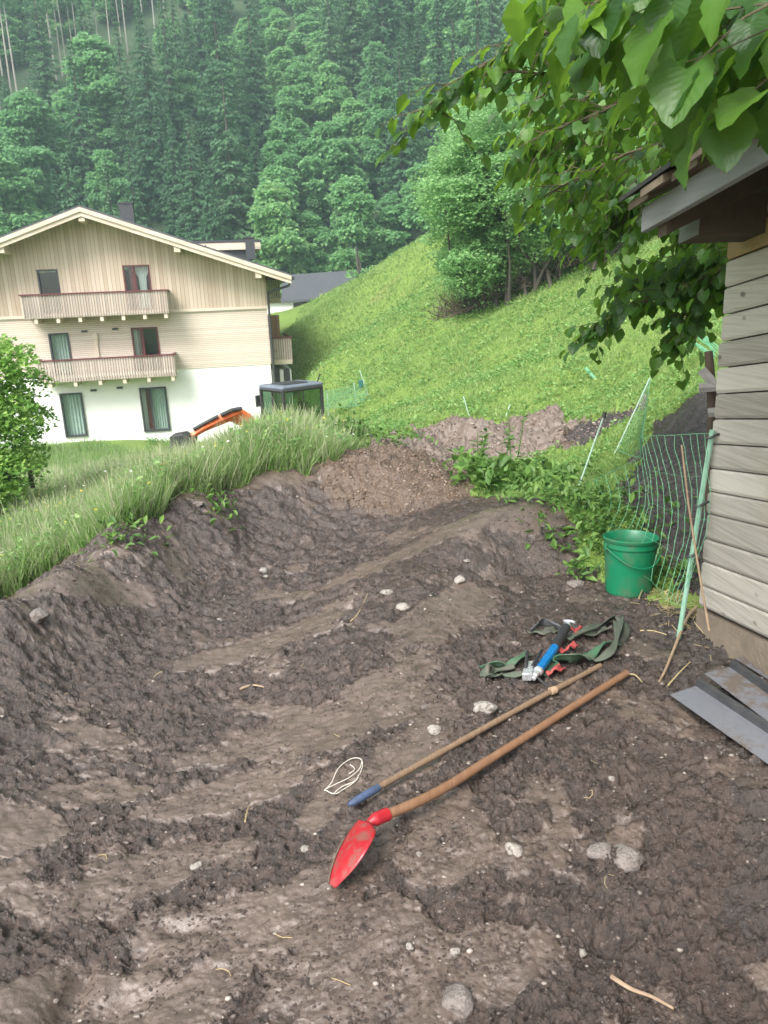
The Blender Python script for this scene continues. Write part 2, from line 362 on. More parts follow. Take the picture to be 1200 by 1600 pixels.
# ground: wet mud with pebbles
def mud_mat():
    t = NT('wet_mud'); P = t.pos(); S = t.N('ShaderNodeAttribute', attribute_name='smear').outputs['Fac']; T = t.N('ShaderNodeAttribute', attribute_name='tone').outputs['Fac']; Fn = t.N('ShaderNodeAttribute', attribute_name='fine').outputs['Fac']
    n1 = t.noise(P, 1.6, 6, .6); n2 = t.noise(P, 14, 8, .65); n3 = t.noise(P, 90, 6, .7)
    dark = t.mix(t.maprange(n1, .35, .65), (.016, .0102, .0078), (.036, .0235, .0178))
    mid = t.mix(t.maprange(n2, .3, .7), dark, (.070, .047, .036))
    light = t.mix(t.maprange(n1, .3, .7), (.100, .074, .060), (.150, .113, .092))
    n5 = t.noise(P, 32, 6, .7); mid = t.mix(t.maprange(n5, .52, .68, 0, .6), mid, (.112, .079, .062)); mid = t.mix(t.maprange(n5, .46, .34, 0, .7), mid, (.009, .006, .005))
    fs = t.math('MULTIPLY', S, t.maprange(n2, .25, .6, .35, 1)); c = t.mix(fs, mid, light)
    # tone: brown crumbly heap (1), pinkish dug soil (2), near-black topsoil (-1)
    c = t.mix(t.maprange(T, 0, 1), c, t.mix(n2, (.062, .039, .024), (.125, .082, .052)))
    c = t.mix(t.maprange(T, 1, 2), c, t.mix(n2, (.10, .074, .058), (.19, .145, .115)))
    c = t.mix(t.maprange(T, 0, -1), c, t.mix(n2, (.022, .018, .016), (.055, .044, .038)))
    # grit: pale grains bedded in the soil
    vo = t.N('ShaderNodeTexVoronoi', {'Vector': P, 'Scale': 42.0, 'Randomness': 1.0}); g = t.math('MULTIPLY', t.math('LESS_THAN', vo.outputs['Distance'], .24), t.math('GREATER_THAN', t.N('ShaderNodeSeparateColor', {0: vo.outputs['Color']}).outputs[0], .90))
    vo2 = t.N('ShaderNodeTexVoronoi', {'Vector': P, 'Scale': 110.0}); g2 = t.math('MULTIPLY', t.math('LESS_THAN', vo2.outputs['Distance'], .30), t.math('GREATER_THAN', t.N('ShaderNodeSeparateColor', {0: vo2.outputs['Color']}).outputs[0], .90))
    c = t.mix(t.math('MULTIPLY', g, .3), c, (.30, .25, .21)); c = t.mix(t.math('MULTIPLY', g2, .4), c, (.27, .22, .19))
    wet = t.noise(P, 5, 5, .6)
    ro = t.math('SUBTRACT', t.maprange(wet, .38, .62, .40, .13), t.math('MULTIPLY', S, .06), clamp=True)
    h = t.math('ADD', t.math('MULTIPLY', n2, .5), t.math('MULTIPLY', n3, .5)); rest = t.math('SUBTRACT', 1, t.math('MULTIPLY', S, .65))
    h = t.math('ADD', h, t.math('MULTIPLY', g2, .15)); b = t.N('ShaderNodeBump', {'Height': t.math('MULTIPLY', h, rest), 'Strength': 1.0, 'Distance': .020}).outputs[0]
    p = t.pbr(Base_Color=c, Roughness=ro, Normal=b); p.inputs['Specular IOR Level'].default_value = .75
    return t.m
def turf_mat():
    t = NT('grassy_soil'); P = t.pos(); n = t.noise(P, .8, 6, .65); n2 = t.noise(P, 9, 5, .6)
    c = t.mix(t.maprange(n2, .3, .7), t.mix(t.maprange(n, .35, .65), (.075, .135, .022), (.13, .21, .04)), (.16, .22, .055))
    n3 = t.noise(P, .28, 4, .6); c = t.mix(t.maprange(n3, .62, .72, 0, .5), c, (.20, .16, .08))
    p = t.pbr(Base_Color=c, Roughness=.8, Normal=t.bump(n2, .6, .08)); p.inputs['Specular IOR Level'].default_value = .2
    return t.m
def forestfloor_mat():
    t = NT('forest_floor'); P = t.pos(); n = t.noise(P, .15, 6, .65)
    c = t.mix(t.maprange(n, .35, .65), (.022, .045, .018), (.06, .10, .035)); n3 = t.noise(P, .05, 4, .6); c = t.mix(t.maprange(n3, .58, .68, 0, .7), c, (.13, .105, .06))
    t.pbr(Base_Color=c, Roughness=.9); return t.m
M_mud, M_turf, M_ffl = mud_mat(), turf_mat(), forestfloor_mat()

# ------------------------------------------------------------ ground sheet
def build_ground():
    rr = [.25, .45, .62, .74, .82, .88, .93]; r = .96
    while r < 15: rr.append(r); r *= 1.0029
    while r < 100: rr.append(r); r *= 1.012
    while r < 620: rr.append(r); r *= 1.07
    rr = np.array(rr); fine = np.arange(-.60, .6001, .0028)
    co = np.concatenate([np.linspace(-math.pi, -1.0, 22)[:-1], np.linspace(-1.0, -.60, 34)[:-1], fine, np.linspace(.60, 1.0, 34)[1:], np.linspace(1.0, math.pi, 22)[1:-1]])
    A, R = np.meshgrid(co, rr); X = (R*np.sin(A)).ravel(); Y = (R*np.cos(A)).ravel(); Rr = R.ravel()
    Z = base_h(X, Y); n = len(X); S = np.zeros(n); tone = np.zeros(n); fi = np.ones(n)
    near = Rr < 16
    so_ = np.zeros(n, bool); so_[near] = soil(X[near], Y[near])
    xs, ys = X[near], Y[near]; h, s, cl, rm = detail(xs, ys)
    dist = np.minimum(polydist(xs, ys, MUD), np.minimum(polydist(xs, ys, BANK), polydist(xs, ys, DARKB)))
    inn = so_[near]; fade = np.where(inn, 1.0, np.maximum(0, 1-dist/.25))
    tn = np.zeros(len(xs)); pile = hit(625, 735); D = np.hypot(xs, ys)
    q = ((xs-pile[0])/.80)**2+((ys-pile[1])/.72)**2; tn = np.maximum(tn, sstep(1.15, .8, q+.3*fbm(xs, ys, .3, 2, 7)))
    far = sstep(7.3, 7.9, D+.35*fbm(xs, ys, .6, 3, 17)-.25*xs); tn = np.maximum(tn, 2*far); bk = inpoly(xs, ys, BANK) | inpoly(xs, ys, DARKB); tn = np.where(bk, -.9, tn)
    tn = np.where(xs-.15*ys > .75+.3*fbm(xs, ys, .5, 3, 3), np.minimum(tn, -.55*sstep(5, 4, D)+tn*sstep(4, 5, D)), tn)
    s = np.where(tn > .4, s*.2, s); s = np.where(bk, 0, s); h = np.where(tn > .5, h*1.3+np.where(tn > 1.4, fbm(xs, ys, .9, 4, 19)*.28, .12*np.maximum(0, 1-q*.8)+fbm(xs, ys, .4, 4, 29)*.07), h)
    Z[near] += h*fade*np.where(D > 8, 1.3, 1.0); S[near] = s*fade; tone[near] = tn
    hill = (~so_) & (Rr > 5); Z[hill] += fbm(X[hill], Y[hill], 2.6, 4, 55)*.16*np.clip((Rr[hill]-5)/5, 0, 1)
    V = np.stack([X, Y, Z], 1); nr, nc = len(rr), len(co)
    i = np.arange(nr-1)[:, None]; j = np.arange(nc)[None]; j2 = (j+1) % nc
    Fc = np.stack([i*nc+j, i*nc+j2, (i+1)*nc+j2, (i+1)*nc+j], -1).reshape(-1, 4)[:, ::-1]
    fs = so_[Fc].sum(1) >= 2; fm = (V[Fc[:, 0], 1] > 97-.12*np.abs(V[Fc[:, 0], 0])) & ~fs
    for nm, mask, mt in (('mud_ground', fs, M_mud), ('grassy_ground', ~fs & ~fm, M_turf), ('mountainside', fm, M_ffl)):
        f = Fc[mask]; u, inv = np.unique(f, return_inverse=True); inv = inv.reshape(f.shape)
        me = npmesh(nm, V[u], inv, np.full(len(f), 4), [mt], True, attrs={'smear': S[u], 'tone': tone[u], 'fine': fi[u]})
        o = bpy.data.objects.new(nm, me); COL.objects.link(o); o['kind'] = 'structure'
        if nm == 'mud_ground':   # close the centre under the viewer
            pass
    return rr, co, Z.reshape(nr, nc)
GRID = build_ground()
def G(x, y):       # ground height at a point: reads the built sheet
    rr, co, Z = GRID; x = np.atleast_1d(np.asarray(x, float)); y = np.atleast_1d(np.asarray(y, float)); D = np.clip(np.hypot(x, y), rr[0], rr[-1]*.999); a = np.clip(np.arctan2(x, y), co[0], co[-1])
    i = np.clip(np.searchsorted(rr, D)-1, 0, len(rr)-2); j = np.clip(np.searchsorted(co, a)-1, 0, len(co)-2)
    u = (D-rr[i])/(rr[i+1]-rr[i]); v = (a-co[j])/(co[j+1]-co[j])
    return (Z[i, j]*(1-v)+Z[i, j+1]*v)*(1-u)+(Z[i+1, j]*(1-v)+Z[i+1, j+1]*v)*u
def g1(x, y): return float(G(x, y)[0])
# ------------------------------------------------------------ timber chalet
TH = rad(11); HG = np.array([math.cos(TH), math.sin(TH), 0.]); HN = np.array([-math.sin(TH), math.cos(TH), 0.])
HO = atD(422, 560, 37); HO[2] = 0
def H3(u, w, z): return HO+HG*u-HN*w+np.array([0, 0, z])
def HP(px, py, w=0.):
    P = onplane(px, py, HO-HN*w, HN); return float((P-HO)@HG), float(P[2])
def boards(name, d, width, along, cols, gap=.03, rough=.7, grain=(3, 60), bumpd=.01, tint=None, knots=False):
    """planks: d = direction across the boards, along = direction of the grain"""
    t = NT(name); P = t.obj(); s = t.math('DIVIDE', t.N('ShaderNodeVectorMath', {0: P, 1: tuple(d)}, operation='DOT_PRODUCT').outputs['Value'], width)
    idx = t.math('FLOOR', s); fr = t.math('SUBTRACT', s, idx); rn = t.N('ShaderNodeTexWhiteNoise', {'W': idx}, noise_dimensions='1D')
    l = t.N('ShaderNodeVectorMath', {0: P, 1: tuple(along)}, operation='DOT_PRODUCT').outputs['Value']
    v = t.N('ShaderNodeCombineXYZ', {0: t.math('MULTIPLY', l, grain[0]), 1: t.math('MULTIPLY', s, grain[1]*width), 2: t.math('MULTIPLY', idx, 7.3)}).outputs[0]
    orr = t.N('ShaderNodeObjectInfo').outputs['Random'] if width > 10 else rn.outputs[0]
    if width > 10: v = t.N('ShaderNodeCombineXYZ', {0: t.math('MULTIPLY', l, grain[0]), 1: t.math('MULTIPLY', s, grain[1]*width), 2: t.math('MULTIPLY', orr, 37.)}).outputs[0]
    g = t.noise(v, 1., 6, .65); c = t.ramp(t.math('ADD', t.math('MULTIPLY', orr, .25 if width > 10 else .45), t.math('MULTIPLY', g, .45)), [(.2, cols[0]), (.42 if width > 10 else .5, cols[1]), (.62 if width > 10 else .8, cols[2])])
    if knots:
        kv = t.N('ShaderNodeTexVoronoi', {'Vector': t.N('ShaderNodeCombineXYZ', {0: t.math('MULTIPLY', l, 5), 1: t.math('MULTIPLY', s, 9.*width), 2: t.math('MULTIPLY', orr, 31.)}).outputs[0], 'Scale': 1.0})
        c = t.mix(t.maprange(kv.outputs['Distance'], .07, .13, .7, 0), c, (.06, .045, .035))
        st = t.noise(P, 1.3, 5, .6); c = t.mix(t.maprange(st, .52, .72, 0, .6), c, (.34, .27, .15)); c = t.mix(t.maprange(g, .6, .8, 0, .5), c, (.12, .11, .10))
    e = t.math('LESS_THAN', fr, gap/width) if gap else None
    if e is not None: c = t.mix(t.math('MULTIPLY', e, .75), c, (.03, .025, .02))
    hgt = t.math('SUBTRACT', t.math('MULTIPLY', g, .4), e) if e is not None else g
    t.pbr(Base_Color=c, Roughness=rough, Normal=t.bump(hgt, .6, bumpd)); return t.m
Z1 = (0, 0, 1)
M_vert = boards('vertical_larch_boards', HG, .17, Z1, [(.42,.33,.245), (.50,.41,.315), (.58,.49,.395)], .012, grain=(.8, 30))
M_horz = boards('horizontal_larch_boards', Z1, .085, HG, [(.56,.47,.385), (.62,.53,.445), (.68,.595,.51)], .012, grain=(1, 60))
M_barge = boards('cream_larch', Z1, .12, HG, [(.52,.43,.33), (.59,.50,.40), (.64,.55,.45)], 0, grain=(1, 40))
M_slat = boards('grey_larch_slats', HG, .11, Z1, [(.36,.30,.25), (.46,.39,.33), (.54,.47,.40)], .025)
M_plast = simple('white_plaster', (.80,.80,.77), (.74,.75,.71), 2, .85, bump=.1)
M_red = simple('dark_red_paint', (.13,.028,.03), (.09,.02,.022), 12, .5)
M_darkm = simple('dark_sheet_metal', (.035,.037,.042), (.05,.05,.055), 6, .45)
M_rooft = simple('anthracite_roof_tiles', (.055,.058,.066), (.08,.082,.09), 3, .55)
M_curt = simple('pale_curtain', (.42,.50,.46), (.30,.38,.35), 3, .9, stretch=(14, 14, .5))
M_curtw = simple('white_curtain', (.62,.66,.64), (.5,.55,.52), 3, .9, stretch=(14, 14, .5))
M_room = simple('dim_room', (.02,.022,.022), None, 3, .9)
def glassmat(name, tint=(.9,.95,.93), a=.72):
    t = NT(name); tr = t.N('ShaderNodeBsdfTransparent', {'Color': tint+(1,)}); gl = t.N('ShaderNodeBsdfGlossy', {'Color': (.9,.95,.95,1), 'Roughness': .03})
    mx = t.N('ShaderNodeMixShader', {0: 1-a, 1: tr.outputs[0], 2: gl.outputs[0]}); t.l.new(mx.outputs[0], t.out.inputs['Surface']); return t.m
M_glass = glassmat('window_glass', a=.93)
house = empty('chalet', H3(-7.5, 0, -4.3), 'three storey larch clad chalet with balconies, white plaster ground floor and gable facing the meadow', 'house')
ru, rz = HP(125, 326, 1.2); eu, ez = HP(455, 433, 1.2); rz0 = rz; slope = (rz-ez)/(eu-ru); LU = 2*ru-eu; WL = 2*ru
def roofz(u): return rz-abs(u-ru)*slope
WB = -14.0
# walls as openings: face strips around windows
def rect_hits(u0, u1, za, zb, wins):
    us = sorted({u0, u1, *[w[0] for w in wins], *[w[1] for w in wins]}); zs = sorted({za, zb, *[max(za, min(zb, w[k])) for w in wins for k in (2, 3)]})
    us = [q for q in us if u0 <= q <= u1]
    for i in range(len(us)-1):
        for j in range(len(zs)-1):
            cu, cz = (us[i]+us[i+1])/2, (zs[j]+zs[j+1])/2
            if not any(w[0] < cu < w[1] and w[2] < cz < w[3] for w in wins): yield us[i], us[i+1], zs[j], zs[j+1]
def wu(px, py): return HP(px, py)[0]
WIN = [(wu(57,421), wu(90,421), 1.36, 3.20, 'plain'), (wu(191,415), wu(233,413), 1.36, 3.27, 'lace'), (wu(75,521), wu(107,521), -1.32, .52, 'full'), (wu(204,512), wu(246,511), -1.32, .60, 'red'),
       (wu(93,617), wu(128,614), -4.12, -2.12, 'full'), (wu(217,606), wu(259,603), -4.12, -2.08, 'redfull')]
ZS, ZP = 1.26, -1.30
mb = MB()
for a, b, c, d in rect_hits(WL, 0, -6.0, ZP, WIN): mb.quad(H3(a,.0,c), H3(b,.0,c), H3(b,.0,d), H3(a,.0,d))
mb.frame_box(H3(WL,-.35,-6), HG*(-WL), HN*(-WB-.4), (0,0,6+ZP))
mb.build('plaster_wall', M_plast, house)
mb = MB()
for a, b, c, d in rect_hits(WL, 0, ZP, ZS, WIN): mb.quad(H3(a,.035,c), H3(b,.035,c), H3(b,.035,d), H3(a,.035,d))
mb.frame_box(H3(WL,.035,ZP-.001), HG*(-WL), HN*.04, (0,0,-.03)); mb.frame_box(H3(0.005,.035,ZP), HG*.03, HN*(-WB), (0,0,ZS-ZP))
mb.build('horizontal_cladding', M_horz, house)
mb = MB()
zt = roofz(0)-.15
for a, b, c, d in rect_hits(WL, 0, ZS, zt, WIN): mb.quad(H3(a,.06,c), H3(b,.06,c), H3(b,.06,d), H3(a,.06,d))
wt = [w for w in WIN[:2]]
cuts = sorted([WL, ru, 0])
# gable above zt with window openings up to their heads
us = sorted({WL, ru, 0, *[q for w in wt for q in w[:2]]})
for i in range(len(us)-1):
    a, b = us[i], us[i+1]; z0 = zt
    for w in wt:
        if w[0] <= a and b <= w[1]: z0 = max(zt, w[3])
    mb.quad(H3(a,.06,z0), H3(b,.06,z0), H3(b,.06,roofz(b)-.13), H3(a,.06,roofz(a)-.13))
mb.frame_box(H3(0.01,.06,ZS), HG*.05, HN*(-WB), (0,0,roofz(0)-.15-ZS))
mb.build('vertical_cladding', M_vert, house)
mb = MB(); mb.frame_box(H3(WL,.062,ZS-.07), HG*(-WL+.06), -HN*.05, (0,0,.12)); mb.build('cladding_band', M_barge, house)
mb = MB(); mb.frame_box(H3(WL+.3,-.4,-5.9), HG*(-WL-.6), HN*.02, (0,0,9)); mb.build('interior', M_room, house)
for (a, b, c, d, kd) in WIN:
    fr = MB(); t_ = .07
    fr.frame_box(H3(a,-.06,c), HG*t_, -HN*.14, (0,0,d-c)); fr.frame_box(H3(b-t_,-.06,c), HG*t_, -HN*.14, (0,0,d-c))
    fr.frame_box(H3(a+t_,-.06,d-t_), HG*(b-a-2*t_), -HN*.14, (0,0,t_)); fr.frame_box(H3(a+t_,-.06,c), HG*(b-a-2*t_), -HN*.14, (0,0,t_))
    if 'red' in kd or kd == 'lace': fr.frame_box(H3(a+(b-a)*.36,-.05,c+t_), HG*.09, -HN*.08, (0,0,d-c-2*t_))
    f = fr.build('window', M_darkm if kd in ('plain','full','redfull') else M_red, house)
    g = MB(); g.quad(H3(a+t_,-.03,c+t_), H3(b-t_,-.03,c+t_), H3(b-t_,-.03,d-t_), H3(a+t_,-.03,d-t_)); g.build('pane', M_glass, f)
    cu = MB()
    def fold(u, z, a0, b0, narrow=0.): 
        q = a0+(b0-a0)*u; q = q+(.5*(a0+b0)-q)*narrow*(1-abs(2*z-1)*.3)*(z < .8); return H3(q, -.2+.025*math.sin(u*38), c+.08+(d-c-.16)*z)
    if kd in ('full',): cu.grid(lambda u, v: fold(u, v, a+.05, b-.05), 40, 2); cu.build('curtain', M_curt, f)
    if kd == 'lace': cu.grid(lambda u, v: fold(u, v, a+.5, b-.1, .45), 30, 8); cu.build('curtain', M_curtw, f)
    if kd == 'redfull': cu.grid(lambda u, v: fold(u, v, a+.5, b-.05), 30, 2); cu.build('curtain', M_curt, f)
    if kd == 'red': cu.grid(lambda u, v: fold(u, v, a+.04, a+.35), 16, 2); cu.build('curtain', M_curtw, f)
    if kd in ('red','lace','redfull'):
        r_ = MB(); q0 = a+(b-a)*.2; r_.grid(lambda u, v: fold(u, v, q0, q0+.28), 12, 2); r_.build('red_curtain', M_red, f)
# roof
for nm, sgn in (('roof', 1), ('roof', -1)):
    E_ = eu if sgn > 0 else LU
    mb = MB(); a = (ru, rz); e = (E_, ez)
    pts = [H3(ru,1.25,rz+.03), H3(E_,1.25,ez+.03), H3(E_,1.25,ez+.13), H3(ru,1.25,rz+.14)]; mb.prism(pts, HN*(1.25-WB+.6))
    rf = mb.build(nm, M_rooft, house)
    mb = MB(); pts = [H3(ru,1.22,rz-.10), H3(E_-.03*sgn,1.22,ez-.10), H3(E_-.03*sgn,1.22,ez+.028), H3(ru,1.22,rz+.028)]; mb.prism(pts, HN*(1.2-WB+.5)); mb.build('soffit', M_barge, rf)
    mb = MB(); pts = [H3(ru,1.30,rz-.30), H3(E_-.02*sgn,1.30,ez-.28), H3(E_-.02*sgn,1.30,ez+.02), H3(ru,1.30,rz+.02)]; mb.prism(pts, HN*.07)
    pts = [H3(ru,1.36,rz-.12), H3(E_,1.36,ez-.12), H3(E_,1.36,ez+.05), H3(ru,1.36,rz+.05)]; mb.prism(pts, HN*.06); mb.build('barge_board', M_barge, rf)
    if sgn > 0:
        for (px0, px1, w_) in ((212, 262, -3.), (338, 392, -3.5)):
            mb = MB(); u0 = HP(px0, 350, w_)[0]; u1 = HP(px1, 350, w_)[0]
            mb.prism([H3(u0,w_,roofz(u0)+.14), H3(u1,w_,roofz(u1)+.14), H3(u1,w_,roofz(u1)+.27), H3(u0,w_,roofz(u0)+.27)], HN*1.1); mb.build('skylight', simple('skylight_glass_%d' % px0, (.35,.38,.42), None, 3, .15), rf)
        for (px, py, wd, hh, w_) in ((196, 318, .62, 1.3, -3.0), (390, 372, .45, 1.0, -4.)):
            u, z = HP(px, py, w_); mb = MB(); mb.frame_box(H3(u-wd/2,w_,z-hh), HG*wd, HN*.6, (0,0,hh)); mb.frame_box(H3(u-wd/2-.04,w_+.04,z), HG*(wd+.08), HN*.68, (0,0,.06)); mb.build('chimney', M_darkm, rf)
        # dormer on the right slope
        u0, z0 = HP(295, 369, -5); u1, z1 = HP(408, 376, -5); mb = MB()
        mb.frame_box(H3(u0,-5,z1-.05), HG*(u1-u0), HN*4, (0,0,.12)); dm = mb.build('dormer', M_darkm, rf)
        mb = MB(); mb.frame_box(H3(u0+.2,-5.02,z1-.40), HG*(u1-u0-.25), HN*3.9, (0,0,.35)); mb.build('dormer_fascia', M_barge, dm)
        mb = MB(); mb.frame_box(H3(u0+1,-5.2,z1-2.3), HG*(u1-u0-1.6), HN*3.5, (0,0,1.89)); mb.build('dormer_wall', M_darkm, dm)
        for q in range(7):
            mb = MB(); u = ru+.5+q*1.1; mb.tube([H3(u,-.2,roofz(u)+.15), H3(u,-.2,roofz(u)+.27)], .03, 6); mb.build('snow_guard', M_darkm, rf)
for (px, py) in ((128, 345), (277, 391), (3, 399), (404, 430)):
    u, _ = HP(px, py, 1.2); mb = MB(); mb.frame_box(H3(u-.13,1.24,roofz(u)-.50), HG*.26, HN*1.2, (0,0,.33)); mb.build('purlin_end', M_barge, house, bevel=.02)
# front balconies
def balcony(pa, pb, pbot, nj, topn):
    w = 1.15; u0, zt0 = HP(*pa, w); u1, zt1 = HP(*pb, w); zt = (zt0+zt1)/2; zb = HP(*pbot, w)[1]
    mb = MB(); k = int((u1-u0)/.11)
    for i in range(k): mb.frame_box(H3(u0+(u1-u0)*i/k, w, zb), HG*.082, HN*.025, (0,0,zt-zb))
    for (uu) in (u0, u1-.025):
        for i in range(10): mb.frame_box(H3(uu, w-.04-i*.11, zb), HG*.025, HN*.08, (0,0,zt-zb))
    b = mb.build('balcony', M_slat, house)
    mb = MB(); mb.frame_box(H3(u0-.06,w+.05,zt), HG*(u1-u0+.12), HN*.12, (0,0,.06))
    for uu in (u0-.06, u1-.05): mb.frame_box(H3(uu,w-.072,zt), HG*.11, HN*(w-.15), (0,0,.06))
    mb.build('rail', M_red, b)
    mb = MB(); mb.frame_box(H3(u0,w-.03,zb-.02), HG*(u1-u0), HN*(w-.05), (0,0,.10)); mb.build('balcony_floor', M_barge, b)
    for i in range(nj):
        mb = MB(); u = u0+.45+(u1-u0-.6)*i/(nj-1); mb.frame_box(H3(u-.07,w-.05,zb-.22), HG*.14, HN*(w-.08), (0,0,.195)); mb.build('joist', M_barge, b)
balcony((32,465), (260,452), (262,489), 7, 0); balcony((56,570), (271,551), (273,587), 6, 0)
mb = MB(); u, z = HP(147, 522, .05); mb.frame_box(H3(u-.04,.12,z-1.0), HG*.14, HN*.1, (0,0,1.05)); mb.frame_box(H3(u-.08,.16,z-.3), HG*.22, HN*.13, (0,0,.3)); mb.build('drain_hopper', M_barge, house)
for (px, py) in ((132,518), (180,514), (146,610), (187,606)):
    u, z = HP(px, py, .05); mb = MB(); mb.frame_box(H3(u-.13,.09,z-.04), HG*.26, HN*.08, (0,0,.09)); mb.build('wall_lamp', M_darkm, house)
# downpipe at the right corner
a = [H3(eu-.05,1.0,ez-.2), H3(eu-.1,.9,ez-.35), H3(.14,.12,1.9), H3(.12,.1,1.5), H3(.12,.1,-4.4)]
mb = MB(); mb.tube(a, .055, 8); mb.tube([H3(eu+.08,1.3,ez-.05), H3(eu+.08,WB,ez-.05)], .08, 8); mb.build('downpipe', M_darkm, house, True)
# side balconies
for (p0, p1, ztp, zbt, w0, w1) in (((423,530),(455,528),None,563,-.9,-5.5), ((419,435),(437,437),None,467,-2.8,-6.5)):
    u1, zt = HP(*p1, w0); zb = HP(p0[0], zbt, w0)[1]; mb = MB(); k = int(u1/.11)
    for i in range(max(k, 3)): mb.frame_box(H3(.08+(u1-.08)*i/max(k,3), w0, zb), HG*.085, HN*.025, (0,0,zt-zb))
    for i in range(int((w0-w1)/.11)): mb.frame_box(H3(u1-.025, w0-.04-i*.11, zb), HG*.025, HN*.085, (0,0,zt-zb))
    b = mb.build('side_balcony', M_slat, house)
    mb = MB(); mb.frame_box(H3(.08,w0+.05,zt), HG*(u1-.02), HN*.12, (0,0,.06)); mb.frame_box(H3(u1-.07,w0-.072,zt), HG*.12, HN*(w0-w1), (0,0,.06)); mb.build('rail', M_red, b)
    mb = MB(); mb.frame_box(H3(.06,w0-.03,zb-.22), HG*(u1-.08), HN*(w0-w1), (0,0,.3)); mb.build('balcony_floor', M_barge, b)
M_orw = boards('orange_larch', HG, .15, Z1, [(.28,.16,.08), (.34,.20,.11), (.40,.26,.15)], .01)
mb = MB(); u1, z1 = HP(436, 495, -5.6); z0 = HP(436, 524, -5.6)[1]; mb.frame_box(H3(.08,-5.6,z0-.8), HG*(u1-.08), HN*.08, (0,0,z1-z0+.9)); mb.build('privacy_screen', M_orw, house)
mb = MB(); u1, z1 = HP(455, 574, -1); mb.frame_box(H3(.1,-1.2,z1-2.6), HG*(u1-.1), HN*4, (0,0,2.5)); pc = mb.build('side_porch', M_plast, house)
for (a_, b_) in ((427,437),(443,453)):
    ua = HP(a_, 580, -1.1)[0]; ub = HP(b_, 580, -1.1)[0]; zz = HP(a_, 576, -1.1)[1]; mb = MB(); mb.frame_box(H3(ua,-1.14,zz-.75), HG*(ub-ua), HN*.1, (0,0,.75)); mb.build('porch_window', M_darkm, pc)

# ------------------------------------------------------------ far barn with grey roof, white house beyond
BD = 80.
def bt(px, py, D=BD): 
    v = ray(px, py); return CAM+v*D/v[1]
a = bt(441, 470); b = bt(560, 461); tp = bt(438, 430, BD+6.5); tq = bt(575, 421, BD+6.5); gz = bt(480, 503)[2]
barn = empty('barn', (a[0], a[1], gz), 'low building with wide anthracite roof at the end of the valley lawn', 'building')
ov = np.array([0, .6, 0]); mb = MB(); mb.prism([a, b, tq, tp], (0,0,-.22)); mb.prism([tp+[0,.02,0], tq+[0,.02,0], tq+[0,6,-2.6], tp+[0,6,-2.6]], (0,0,-.22)); mb.build('roof', M_rooft, barn)
wz = a[2]-.25; mb = MB(); mb.frame_box((a[0]+1.0, BD+.8, wz-1.0), (b[0]-a[0], (0), 0), (0,9,0), (0,0,1.0)); mb.build('dark_upper_wall', M_darkm, barn)
M_gw = simple('pale_grey_render', (.52,.55,.56), (.45,.48,.5), 2, .8)
mb = MB(); mb.frame_box((a[0]+1.1, BD+.95, gz-1), (b[0]-a[0]-.2, 0, 0), (0,8.8,0), (0,0,wz-gz+.0)); mb.build('wall', M_gw, barn)
p0 = bt(461, 484, BD+.9); p1 = bt(484, 498, BD+.9); mb = MB(); mb.frame_box((p0[0], BD+.9, gz-.5), (p1[0]-p0[0]+1.2,0,0), (0,.1,0), (0,0,p0[2]-gz+.5)); mb.build('garage_door', M_darkm, barn)
p0 = bt(412, 473, 92); p1 = bt(456, 494, 92)
wh = empty('white_house', (p0[0], 92, p1[2]), 'bright white wall of a distant house between the chalet and the grey roofed building', 'house')
mb = MB(); mb.frame_box((p0[0], 92, p1[2]-1), (p1[0]-p0[0]+1.5,0,0), (0,6,0), (0,0,p0[2]-p1[2]+1)); mb.build('wall', M_plast, wh)
mb = MB(); mb.prism([(p0[0]-.5,91.5,p0[2]), (p0[0]-.5,95,p0[2]+.9), (p0[0]-.5,98.5,p0[2])], (p1[0]-p0[0]+2.5,0,0)); mb.build('roof', M_rooft, wh)
# ------------------------------------------------------------ foliage tools
rng = np.random.default_rng(7); random.seed(7)
def rots(n, tilt_lo, tilt_hi, rg=rng, yaw=None, roll=.4):
    """rotation matrices taking +Y leaf axis outward, tilt = pitch of the leaf axis"""
    yaw = rg.uniform(0, 2*math.pi, n) if yaw is None else yaw; t = rg.uniform(tilt_lo, tilt_hi, n); rl = rg.uniform(-roll, roll, n)
    cy, sy, ct, st, cr, sr = np.cos(yaw), np.sin(yaw), np.cos(t), np.sin(t), np.cos(rl), np.sin(rl); z = np.zeros(n); o = np.ones(n)
    Rz = np.stack([cy, -sy, z, sy, cy, z, z, z, o], 1).reshape(n, 3, 3); Rx = np.stack([o, z, z, z, ct, -st, z, st, ct], 1).reshape(n, 3, 3); Ry = np.stack([cr, z, sr, z, o, z, -sr, z, cr], 1).reshape(n, 3, 3)
    return Rz @ Rx @ Ry
def scatter(T, Fq, pos, R, sc, uvt=None):
    T = np.asarray(T, float); n = len(pos); k = len(T); sc = np.asarray(sc)
    if sc.ndim == 1: sc = sc[:, None]
    V = np.einsum('nij,nkj->nki', R, T[None]*(sc[:, None, :] if sc.shape[1] == 3 else sc[:, :, None]))+pos[:, None]
    Fq = np.asarray(Fq); L = (Fq[None]+(np.arange(n)*k)[:, None, None]).reshape(-1, Fq.shape[1])
    uv = None
    if uvt is not None: uv = np.tile(np.asarray(uvt)[Fq.ravel()], (n, 1))
    return V.reshape(-1, 3), L, uv
